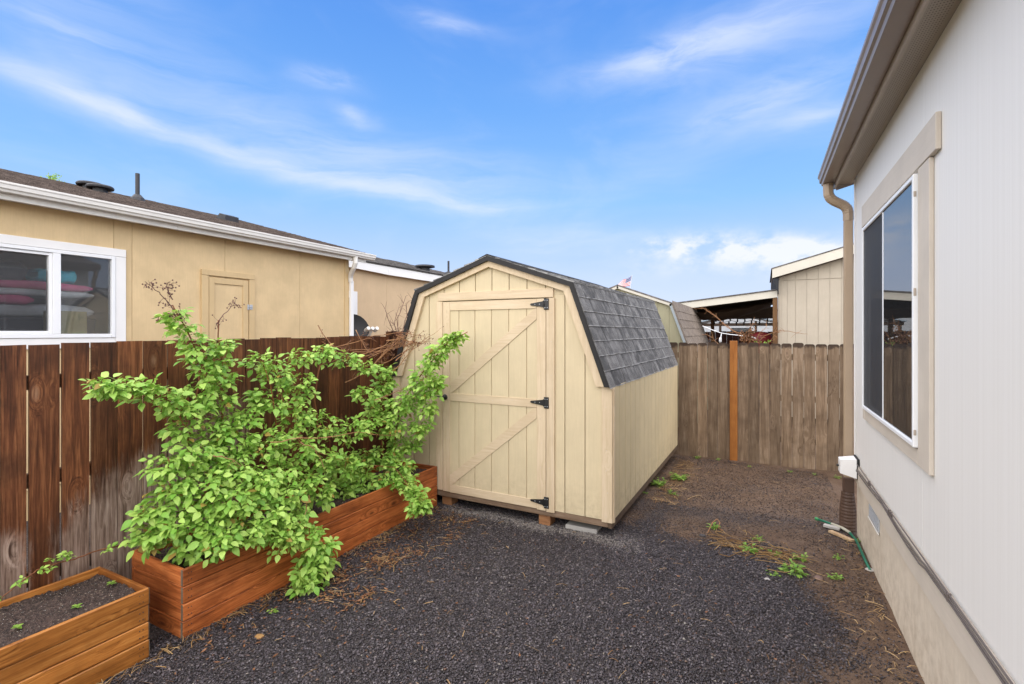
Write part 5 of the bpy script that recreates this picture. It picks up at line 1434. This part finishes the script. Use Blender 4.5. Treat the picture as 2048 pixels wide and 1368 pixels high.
# dry vine mat
r_ = random.Random(77); mb = MB()
for _ in range(70):
    px = r_.uniform(1440, 1600); py = 1104 + (px - 1520) * .26 + r_.gauss(0, 12)
    p = P(px, py, 'z', 0); a = r_.gauss(-.25, .55); l_ = r_.uniform(.12, .42); pts = []
    for k in range(7):
        q = p + Vector((math.cos(a), math.sin(a), 0)) * (l_ * (k / 6 - .5)); a += r_.gauss(0, .18)
        q.z = gz(q.x, q.y) + .012 + .03 * r_.random() * math.sin(3.14 * k / 6); pts.append(q)
    mb.tube(pts, [.0032 * (1 - .08 * k) for k in range(7)], 4, False)
tag(mb.build('dry_vine', M['straw'], None), 'mat of pale dry vine stems lying on the ground between weeds', 'dry vine', kind='stuff')
lp = thing('dry_vine', 'curled dry stem looping over the lone weed on bare soil', 'stem', P(1432, 1050, 'z', 0))
MB().tube([P(1415, 1066, 'z', .01), P(1425, 1045, 'z', .05), P(1434, 1038, 'z', .08), P(1440, 1045, 'z', .06), P(1437, 1056, 'z', .03), P(1446, 1062, 'z', .012)], .004, 5).build('vine_stem', M['dead_cane'], lp)
# hose
hp = [P(x_, y_, 'z', .02) for x_, y_ in ((1637, 1039), (1652, 1044), (1668, 1050), (1684, 1056), (1700, 1066), (1712, 1080), (1722, 1097), (1730, 1112))]
for q in hp[4:]: q.x = min(q.x, .745)
hp.append(Vector((.752, hp[-1].y - .25, .006)))
hs = thing('garden_hose', 'green garden hose end curving along the house skirting', 'hose', hp[3])
MB().tube(hp, .0115, 8).build('hose', M['hose'], hs, smooth=True)
MB().tube([hp[0] - (hp[1] - hp[0]) * .4, hp[0]], [.016, .014], 10).build('fitting', paint('bright_green_fitting', (.04, .24, .08), .4), hs)
MB().tube([hp[2].lerp(hp[1], .3) + Vector((0, 0, .003)), hp[3] + Vector((0, 0, .003)), hp[4] + Vector((0, 0, .003))], .0135, 8).build('sleeve', M['hose_tape'], hs, smooth=True)
a, b_ = P(1648, 1050, 'z', .012), P(1680, 1058, 'z', .012)
tag(MB().beam(a, b_, .055, .02).build('scrap_board', M['paver'], None), 'short grey scrap board beside the hose end', 'board')
a, b_ = P(1660, 1062, 'z', .014), P(1706, 1082, 'z', .014)
tag(MB().beam(a, b_, .045, .018).build('wood_scrap', M['scrap'], None), 'pale splintered wood scrap lying inside the curve of the hose', 'wood scrap')
# stones
def stone(px, py, r0, lab, c, seed):
    r_ = random.Random(seed); p = P(px, py, 'z', 0); z = gz(p.x, p.y); mb = MB(); vs = []
    sx, sy, sz = r_.uniform(.9, 1.3), r_.uniform(.8, 1.1), r_.uniform(.45, .65)
    mb.lathe([(.05 * r0, -.5 * r0), (.7 * r0, -.35 * r0), (1.0 * r0, .05 * r0), (.72 * r0, .45 * r0), (.2 * r0, .6 * r0)], (0, 0, 0), 9)
    mb.v = [(p.x + x_ * sx * r_.uniform(.85, 1.12), p.y + y_ * sy * r_.uniform(.85, 1.12), z + .1 * r0 + z_ * sz) for x_, y_, z_ in mb.v]
    tag(mb.build('stone', paint('stone_' + str(seed), c, .85, .2, bumps=.4), None, smooth=True), lab, 'stone')
stone(1638, 1156, .038, 'rounded pinkish stone near the dark green weed', (.17, .11, .09), 1)
stone(1535, 1158, .022, 'small pale stone beside the little weed', (.33, .31, .29), 2)
stone(1740, 1140, .035, 'white flat stone against the house skirting', (.45, .42, .38), 3)
stone(895, 1001, .035, 'grey stone between the long planter and the shed', (.20, .20, .20), 4)
stone(1405, 1073, .03, 'dark flat stone on the soil left of the dry vine', (.06, .055, .055), 5)
stone(518, 1272, .028, 'tan stone on the gravel near the planter corner', (.30, .17, .06), 6)

# ================================================================ gravel, straw and litter
def chips(n_, xa, xb, ya, yb, dens, smin, smax, name, ml, flat=.45, zoff=.35, seed=1):
    g_ = np.random.default_rng(seed)
    x = g_.uniform(xa, xb, n_); y = g_.uniform(ya, yb, n_)
    keep = g_.random(n_) < dens(x, y)
    x, y = x[keep], y[keep]; n_ = len(x)
    s = g_.uniform(smin, smax, n_) * g_.choice([.75, 1, 1, 1.35], n_)
    z = ground_z(x, y) + s * zoff * g_.uniform(.2, 1.0, n_)
    # irregular five-cornered flake: two unequal tips and a ring of three
    b0 = np.array([[1, 0, .15], [-.3, .8, -.1], [-.75, -.6, .1], [.1, .05, .75], [.05, -.1, -.7]])
    B = b0[None] * (1 + g_.uniform(-.35, .35, (n_, 5, 3)))
    B[:, :, 2] *= flat
    B *= s[:, None, None] * .55
    th = g_.uniform(0, 2 * np.pi, n_); c, q = np.cos(th), np.sin(th)
    ti = g_.normal(0, .45, n_); ct, st = np.cos(ti), np.sin(ti)
    X, Y, Z = B[..., 0], B[..., 1], B[..., 2]
    Y, Z = Y * ct[:, None] - Z * st[:, None], Y * st[:, None] + Z * ct[:, None]
    X, Y = X * c[:, None] - Y * q[:, None], X * q[:, None] + Y * c[:, None]
    V = np.stack([X + x[:, None], Y + y[:, None], Z + z[:, None]], -1).reshape(-1, 3)
    f0 = np.array([[0, 1, 3], [1, 2, 3], [2, 0, 3], [1, 0, 4], [2, 1, 4], [0, 2, 4]])
    Fq = (f0[None] + (np.arange(n_) * 5)[:, None, None]).reshape(-1, 3)
    return put(name, solidmesh(name, V, Fq, ml))
def gravel_mat(name, stops, rough):
    m, t, b = mat(name)
    i_ = t.add('ShaderNodeNewGeometry').outputs['Random Per Island']
    c = t.ramp(i_, stops)
    n = t.noise(wpos(t), 420, 2)
    c = t.mix(t.range(n, .3, .7, 0, .35), c, (.035, .03, .034))
    n4 = t.noise(wpos(t), 1.1, 4)
    t.put(b.inputs['Base Color'], c)
    t.put(b.inputs['Roughness'], t.range(n4, .35, .65, rough - .12, rough + .1)); b.inputs['Specular IOR Level'].default_value = .5
    return m
GM = gravel_mat('dark_wet_gravel', [(0, (.012, .010, .011)), (.35, (.034, .028, .031)), (.62, (.066, .055, .060)), (.88, (.118, .099, .108)), (.955, (.20, .178, .178)), (.975, (.13, .058, .028)), (1, (.28, .26, .23))], .42)
GM2 = gravel_mat('pale_fine_gravel', [(0, (.12, .10, .085)), (.5, (.26, .23, .20)), (1, (.50, .46, .42))], .75)
def house_clear(x, y): return (x < .76) & ~((x < -3.20) & (x > -3.80) & (y < 4.41) & ((y > 1.75) | (y < 1.58)))
gv1 = chips(190000, -3.35, .80, 1.2, 5.0, lambda x, y: gravel_amount(x, y) * .98 * house_clear(x, y) * (1 - .85 * pale_strip(x, y)), .011, .021, 'gravel', GM, seed=5)
tag(gv1, 'dark purple grey crushed gravel covering the yard', kind='stuff')
gv2 = chips(70000, -1.3, .76, 3.0, 8.0, lambda x, y: np.clip(gravel_amount(x, y) * .6 + .20 * (wob(x, y, 5, 0, 12) > .4) + .12 + .2 * (y < 4.4), 0, 1), .007, .017, 'gravel', GM, seed=6)
tag(gv2, 'thin scatter of dark gravel over the bare soil towards the fence', kind='stuff')
SM = gravel_mat('soil_clods', [(0, (.055, .031, .018)), (.5, (.115, .072, .046)), (.9, (.19, .128, .09)), (1, (.26, .20, .16))], .85)
gv5 = chips(60000, -1.3, .76, 2.6, 8.0, lambda x, y: (1 - gravel_amount(x, y)) * (.35 + .3 * wob(x, y, 6, 0, 12).clip(-1, 1)), .006, .018, 'soil_clods', SM, seed=9)
tag(gv5, 'crumbly brown soil clods on the bare ground', kind='stuff')
gv3 = chips(26000, -3.2, -.95, 4.18, 4.72, lambda x, y: np.exp(-((y - 4.40 - .03 * np.sin(x * 7)) / .13) ** 2) * np.clip((x + 3.2) * 3, 0, 1), .006, .014, 'fine_gravel', GM2, seed=7)
tag(gv3, 'strip of pale fine gravel along the front of the shed', kind='stuff')
gv4 = chips(1300, -3.74, -3.24, .6, 1.55, lambda x, y: np.ones_like(x) * .5, .003, .007, 'soil_crumbs', GM2, seed=8)
gv4.data.transform(Matrix.Translation((0, 0, .372))); tag(gv4, 'light crumbs on the soil of the bare planter', kind='stuff')
# straw: thin bent strips; leaves: curled brown flakes
def litter(name, n_, sampler, kind_, ml, lab, seed, lmin, lmax, wmin, wmax):
    g_ = random.Random(seed); mb = MB()
    for _ in range(n_):
        x, y = sampler(g_)
        if not (-3.17 < x < .755): continue
        z = gz(x, y) + .008 + g_.random() * .010; a = g_.uniform(0, 6.28); l_ = g_.uniform(lmin, lmax) * g_.choice([.6, .8, 1, 1.3]); wd = g_.uniform(wmin, wmax)
        t = Vector((math.cos(a), math.sin(a), 0)); s_ = Vector((-t.y, t.x, 0)); bend = g_.gauss(0, .12); lift = g_.uniform(0, .012)
        c = Vector((x, y, z)); vs = []
        if kind_ == 'straw':
            for u in (-.5, -.15, .2, .5):
                q = c + t * l_ * u + s_ * (bend * l_ * (u * u)) + Vector((0, 0, lift * (1 - 4 * u * u) + .002))
                vs += [q - s_ * wd, q + s_ * wd + Vector((0, 0, wd * .8))]
            mb.add(vs, [(0, 1, 3, 2), (2, 3, 5, 4), (4, 5, 7, 6)])
        else:
            cur = g_.uniform(.1, .5)
            for u, wf in ((-.5, .1), (-.2, .9), (.15, 1), (.5, .05)):
                for v_ in (-1, 0, 1):
                    vs.append(c + t * l_ * u * g_.uniform(.7, 1.2) + s_ * (v_ * wd * wf * g_.uniform(.5, 1.3)) + Vector((0, 0, abs(v_) * cur * wd + abs(u) * cur * l_ * .4 + .003)))
            mb.add(vs, [(i * 3 + j, i * 3 + j + 1, i * 3 + j + 4, i * 3 + j + 3) for i in range(3) for j in range(2)])
    o = mb.build(name, ml, None)
    tag(o, lab, kind='stuff')
CLU = [(nr.uniform(-3.15, -2.45), nr.uniform(2.3, 4.2)) for _ in range(16)]
def s_planter(g_):
    while True:
        if g_.random() < .45:
            q = CLU[g_.randrange(16)]; return q[0] + g_.gauss(0, .055), q[1] + g_.gauss(0, .07)
        y = g_.uniform(1.7, 4.35); x = -3.17 + abs(g_.gauss(0, .28 + .12 * (y > 2.6)))
        if g_.random() < (.45 + .55 * math.exp(-((y - 3.3) / .7) ** 2)): return x, y
def s_edge(g_): return -3.168 + abs(g_.gauss(0, .03)), g_.uniform(1.2, 4.35)
def s_all(g_): return g_.uniform(-3.1, .75), g_.uniform(1.4, 7.8)
def s_house(g_):
    return .755 - abs(g_.gauss(0, .12)), g_.uniform(2.2, 5.5)
def s_shed(g_): return -1.14 + abs(g_.gauss(0, .16)) + .12 * max(0, g_.random() - .4), g_.uniform(5.6, 7.7)
litter('straw_litter', 380, s_planter, 'straw', M['straw'], 'dry straw scattered beside the long planter', 1, .03, .11, .0010, .0025)
litter('straw_litter', 240, s_edge, 'straw', M['straw'], 'dry stems collected along the foot of the planters', 2, .04, .14, .001, .002)
litter('straw_litter', 420, s_all, 'straw', M['straw'], 'loose straw bits over the whole yard', 3, .02, .08, .0008, .0022)
litter('straw_litter', 150, s_house, 'straw', M['straw'], 'straw along the foot of the house skirting', 4, .03, .10, .001, .0025)
litter('straw_litter', 320, s_shed, 'straw', M['straw'], 'long straw heaped along the shed side', 5, .05, .22, .001, .0025)
litter('leaf_litter', 1000, s_planter, 'leaf', M['deadleaf'], 'curled brown dead leaves beside the long planter', 6, .012, .042, .003, .009)
litter('leaf_litter', 160, s_all, 'leaf', M['deadleaf'], 'single dead leaves over the yard', 7, .012, .03, .004, .009)
litter('leaf_litter', 140, s_shed, 'leaf', M['deadleaf'], 'dead leaves along the shed side', 8, .015, .04, .004, .01)
